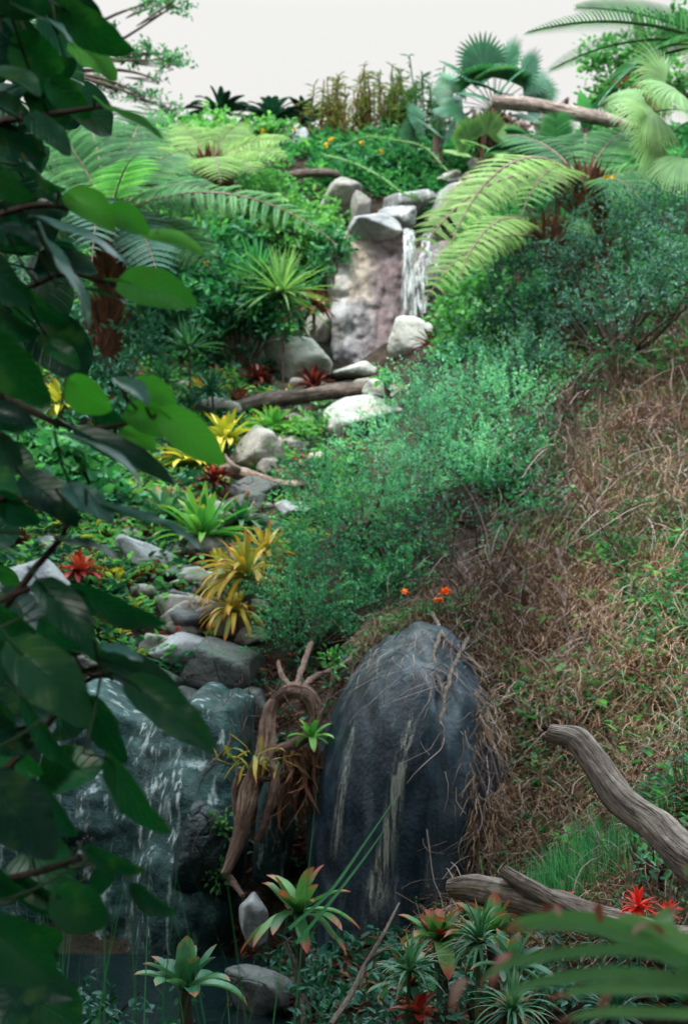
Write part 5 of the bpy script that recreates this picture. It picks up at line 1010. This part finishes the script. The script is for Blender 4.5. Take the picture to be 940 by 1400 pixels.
# ================================================================ foreground broad leaved tree
ft = thing('broad_leaved_tree', 'dark broad leaved tree whose branches and big leaves fill the left edge', 'tree', (-1.05, 2.1, -1.62))
def bigleaf(base, tip, W, nrm, curl=.5, cup=.25, wave=.04, mat='bigleaf', lobes=.2, tone=None):
    base, tip = A(base), A(tip); ax = tip-base; L = np.linalg.norm(ax); ax = ax/L; n = A(nrm)-ax*np.dot(nrm, ax); n = norm(n); x = np.cross(ax, n)
    nu, nv = 17, 9; t = np.linspace(0, 1, nu); v = np.linspace(-1, 1, nv)
    wd = .5*np.sqrt(np.clip(1-(2*t**.78-1)**2, 0, 1))+.5*np.sin(np.pi*t**.58); wd[0] = .06; wd[-1] = .004
    Tm, Vm = np.meshgrid(t, v, indexing='ij'); half = (W/2*wd)[:, None]*np.ones(nv)
    back = -lobes*L*np.abs(Vm)**1.2*np.exp(-(Tm/.16)**2)*1.0
    ph = rng.uniform(0, 6, 3)
    X = Vm*half; Yl = Tm*L+back; Zl = -curl*L*(Tm-.25)**2*np.where(Tm > .25, 1, .3)+cup*half*np.abs(Vm)**1.5-wave*L*np.abs(Vm)**2*(np.sin(Tm*11+ph[0]+np.sign(Vm)*ph[1])+.6*np.sin(Tm*23+ph[2]))*.5
    dz = (Zl[-1, nv//2]); P = base+X[..., None]*x+Yl[..., None]*ax+(Zl-dz*Tm*.75)[..., None]*n
    i = np.arange(nu*nv).reshape(nu, nv); b = MB(); b.add(P, np.stack([i[:-1, :-1], i[:-1, 1:], i[1:, 1:], i[1:, :-1]], -1).reshape(-1, 4), rng.random() if tone is None else tone, Tm.ravel(), Vm.ravel())
    pt = MB(); q = base-ax*L*.35+n*L*.05+rng.normal(0, .008, 3); Cp = curve([base+ax*L*.02, base-ax*L*.12, q], 8); tube(b, Cp, L*.014, 5, tone=.6)
    return b.build('leaf', M[mat], parent=ft), q
# (base x,y, tip x,y, width, depth, normal hint, backlit)
up_ = (0, -.25, 1); fc_ = (0, -.9, .45); dn_ = (0, -.75, -.55); bk = (0, -.55, .85)
FL = [(172,385,276,420,66,2.0,fc_,1),(200,322,286,348,40,2.1,bk,0),(96,268,162,318,58,2.0,fc_,0),(152,288,208,322,44,2.05,fc_,0),(58,300,186,362,44,1.9,up_,0),(148,148,228,190,30,2.0,bk,0),(100,62,166,112,56,2.1,fc_,0),
 (84,10,190,76,70,2.0,(.5,-.6,-.3),0),(28,12,108,60,48,1.9,up_,0),(42,160,102,216,50,2.0,fc_,0),(98,522,156,566,60,2.0,dn_,0),(162,520,206,552,40,1.95,up_,0),(186,526,246,553,42,2.0,fc_,1),(178,562,256,598,54,2.0,fc_,1),(226,566,313,640,58,1.95,fc_,1),
 (172,588,216,616,40,2.05,fc_,1),(112,592,250,664,46,2.0,bk,0),(98,598,206,664,40,1.85,up_,0),(66,335,132,452,30,1.85,up_,0),(108,392,208,438,34,2.0,up_,0),(146,696,290,752,38,1.9,up_,0),(82,738,180,768,40,1.9,up_,0),(38,655,112,722,60,2.0,fc_,0),(92,668,160,716,44,1.95,bk,0),
 (104,808,234,858,48,2.0,dn_,0),(58,800,136,905,60,2.0,(.4,-.8,.1),0),(142,902,253,948,52,2.0,fc_,0),(140,885,200,905,34,1.9,up_,0),(184,936,302,1036,66,1.85,fc_,0),(22,886,132,1000,88,1.85,fc_,0),(150,1040,236,1150,62,1.9,dn_,0),(-14,1070,82,1182,96,1.75,fc_,0),
 (122,1162,204,1194,36,2.0,dn_,0),(182,1216,242,1254,36,2.0,dn_,0),(78,1226,154,1268,72,1.9,(.1,-1,.2),0),(-10,1272,82,1344,92,1.8,(.1,-1,.2),0),(36,958,112,1060,66,2.0,dn_,0),(126,958,176,1052,52,2.1,dn_,0),(-10,470,76,556,86,1.95,dn_,0),(-20,355,50,420,70,1.9,dn_,0),
 (-20,230,50,300,70,2.0,dn_,0),(-20,100,66,150,80,1.9,bk,0),(20,60,96,120,84,2.0,dn_,0),(60,-30,150,60,90,2.1,dn_,0),(-10,-20,80,40,80,1.9,dn_,0),(70,110,130,200,56,2.1,dn_,0),(-30,600,40,660,60,1.9,fc_,0),(-20,740,30,790,50,1.85,up_,0),(-30,820,60,900,80,2.0,dn_,0),
 (-20,980,50,1060,84,2.0,dn_,0),(50,1080,110,1190,64,2.1,dn_,0),(-30,1180,50,1260,70,2.0,dn_,0),(20,500,60,600,50,2.2,dn_,0),(-20,560,60,600,50,1.9,bk,0),(0,310,60,350,46,1.8,up_,0),(30,400,100,470,56,2.1,dn_,0),(70,470,110,530,40,2.1,fc_,0),(-10,430,60,480,60,2.1,dn_,0),
 (0,680,60,740,60,2.1,dn_,0),(60,850,120,930,60,2.15,dn_,0),(0,140,60,200,60,2.1,dn_,0),(-10,180,70,240,60,2.1,dn_,0),(40,222,90,290,50,2.2,dn_,0),(130,560,180,600,36,2.2,dn_,0),(-20,880,60,960,80,2.1,dn_,0),(110,870,170,930,44,2.2,dn_,0),(150,1180,110,1260,40,2.2,dn_,0),
 (-10,10,60,90,90,2.2,dn_,0),(60,20,140,110,80,2.25,dn_,0),(-30,40,40,130,90,2.15,dn_,0),(-20,1000,70,1100,90,2.2,dn_,0),(30,1200,110,1290,70,2.2,dn_,0),(20,1330,110,1390,80,2.0,fc_,0),(-30,520,40,640,80,2.2,dn_,0),(-20,640,40,760,70,2.2,dn_,0),(-20,280,50,360,80,2.25,dn_,0)]
nodes = []
BACKLIT = {(172,385),(200,322),(96,268),(152,288),(98,522),(186,526),(178,562),(226,566),(172,588),(148,148),(100,62)}; PL = {(58,300),(28,12),(162,520),(98,598),(92,668),(146,696),(140,885),(66,335)}  # leaves given the painted backlit colour, then those given the painted sheen
for k_, (x0, y0, x1, y1, wd, Y_, nh, is_backlit) in enumerate(FL):
    if k_ >= 40: x1, y1 = x0+(x1-x0)*.85+8, y0+(y1-y0)*.62; wd *= .85
    is_backlit = (x0, y0) in BACKLIT; pl_ = (x0, y0) in PL; xm, ym = (x0+x1)/2, (y0+y1)/2; k2 = .86; x0, x1, y0, y1 = xm+(x0-xm)*k2, xm+(x1-xm)*k2, ym+(y0-ym)*k2, ym+(y1-ym)*k2; wd *= .95
    dy = rng.uniform(-.06, .02); o, q = bigleaf(at(x0, y0, Y_), at(x1, y1, Y_+dy), wd*S(Y_), A(nh)+rng.normal(0, .15, 3), curl=rng.uniform(.15, .5), cup=rng.uniform(.1, .4), mat='bigleaf_backlit' if is_backlit else 'bigleaf_sheen' if pl_ else 'bigleaf', wave=rng.uniform(.01, .05)); nodes.append(q)
fb = MB(); n = 90; fx = rng.uniform(-60, 60, n); fy = rng.uniform(-40, 1420, n); fx = np.where((fy < 130) , fx+30, fx);  fY = rng.uniform(2.25, 2.8, n); fx = np.where((fy > 460) & (fy < 880), -60+(fx+60)*.45, fx)
for k in range(n):
    p = at(fx[k], fy[k], fY[k]); d_ = norm(A([rng.uniform(-.4, 1), rng.normal(0, .4), rng.uniform(-.9, .2)])); leaves_n = norm(A([0, -1, .4])+rng.normal(0, .4, 3))
    L_ = rng.uniform(.08, .14); x_ = norm(np.cross(d_, leaves_n)); n_ = np.cross(x_, d_); t_ = np.linspace(0, 1, 9); w_ = L_*.42*np.sqrt(np.clip(1-(2*t_**.8-1)**2, 0, 1)); m_ = p+d_*(L_*t_)[:, None]-n_*(L_*.25*t_**2)[:, None]
    V = np.stack([m_-x_*w_[:, None]+n_*(w_*.3)[:, None], m_, m_+x_*w_[:, None]+n_*(w_*.3)[:, None]], 1); i = np.arange(27).reshape(9, 3)
    fb.add(V, np.concatenate([np.stack([i[:-1, j], i[:-1, j+1], i[1:, j+1], i[1:, j]], -1) for j in (0, 1)]), rng.random(), np.repeat(t_, 3), np.tile([-1, 0, 1], 9)); nodes.append(p)
fb.build('foliage', M['bigleaf'], parent=ft)
nodes = A(nodes)
# branches: main limbs at the left, each leaf joined to the nearest by a twig
limbs = [[(-230,1700,2.3),(-170,1300,2.25),(-120,900,2.3),(-110,500,2.3),(-130,100,2.35),(-150,-300,2.3)],
 [(-120,950,2.3),(-20,860,2.1),(50,775,2.05),(92,720,2.0),(94,655,2.0)], [(-110,540,2.3),(-30,520,2.1),(20,550,2.05),(90,582,2.05),(150,584,2.05),(215,566,2.0)], [(-125,250,2.3),(-20,175,2.1),(50,160,2.05),(110,150,2.05),(152,144,2.05)],
 [(-115,430,2.3),(-30,400,2.1),(30,395,2.05),(90,375,2.05),(165,392,2.05)], [(-120,330,2.3),(-20,300,2.1),(60,280,2.05),(150,300,2.1)], [(-140,50,2.3),(-30,30,2.1),(60,0,2.1),(110,-20,2.1)], [(-160,1250,2.3),(-60,1120,2.1),(40,1020,2.1),(120,930,2.05),(180,930,2.05)],
 [(-165,1300,2.3),(-40,1220,2.1),(60,1190,2.1),(130,1170,2.05),(180,1190,2.05)], [(-120,700,2.3),(-40,690,2.1),(30,680,2.1),(120,700,2.0)], [(-120,880,2.3),(-20,830,2.1),(60,800,2.05),(110,810,2.05)]]
LP = []
for k, Lm in enumerate(limbs):
    C, r = curve([at(*q) for q in Lm], 40, [.05, .04, .035, .03] if k == 0 else [.009, .006, .0045, .003]); b = MB(); tube(b, C, r, 8, .12, k); b.build('trunk' if k == 0 else 'branch', M['bark'], parent=ft)
    if k: LP.append(C[6:])
LP = np.concatenate(LP); b = MB()
for q in nodes:
    k = np.argmin(np.linalg.norm(LP-q, axis=1)); p = LP[k]; tube(b, curve([q, (p+q)/2+A([0, 0, -.01]), p], 7), .0022, 4)
b.build('twigs', M['stem_green'], parent=ft)
# added unseen canopy above the frame, shaped to shade the foreground, hung on this tree
b = MB(); C, r = curve([at(-150, -300, 2.3), A([-1.2, 2.9, 2.4]), A([-.6, 4.2, 3.4]), A([.3, 5.6, 4.2])], 30, [.04, .035, .02]); tube(b, C, r, 8, .1, 77)
for q in ([-2.6, 4.2, 3.3], [1.6, 3.8, 3.5], [2.4, 5.4, 4.4], [-2.4, 6.2, 4.4], [.6, 7.0, 4.9]):
    tube(b, curve([C[12], (C[12]+A(q))/2+A([0, 0, .2]), A(q)], 14), .014, 6)
b.build('shade_canopy_branch', M['bark'], parent=ft)
b = MB(); n = 34000; u = rng.random((n, 3)); y = -5+u[:, 1]*13.2; x = (u[:, 0]-.5)*9-.3; z = np.maximum(.50*y, -.2)+1.25+u[:, 2]*1.3
P = np.c_[x, y, z]; keep = fbm(P*A([.9, .9, .9]), 3, 61) > np.where(y < 2.3, -.12, -.6)+np.where((x > 1.7) & (y < 4), .3, 0)+np.where((x > 0) & (y >= 3.6), 1.2, 0)+np.where(y > 6.6, .4, 0); P = P[keep]  # canopy thinned and cut where sun should reach the slope
m = 5000; L_ = np.c_[rng.uniform(-4.2, -2.4, m), rng.uniform(-3, 5, m), rng.uniform(-1.5, 3, m)]; L_ = L_[np.abs(L_[:, 0]) > .33*np.abs(L_[:, 1])+.8]; P = np.vstack([P, L_]); n = len(P)  # unseen leaf wall at left, added to darken the near foliage
leaves(b, P, norm(rng.normal(0, 1, (n, 3))*A([1, 1, .4])), norm(rng.normal(0, .3, (n, 3))+A([0, 0, 1])), rnd(.14, .26, n), rnd(.11, .19, n), fold=.08); b.build('crown', M['bigleaf'], parent=ft)  # added light-blocking leaves, built as part of the tree
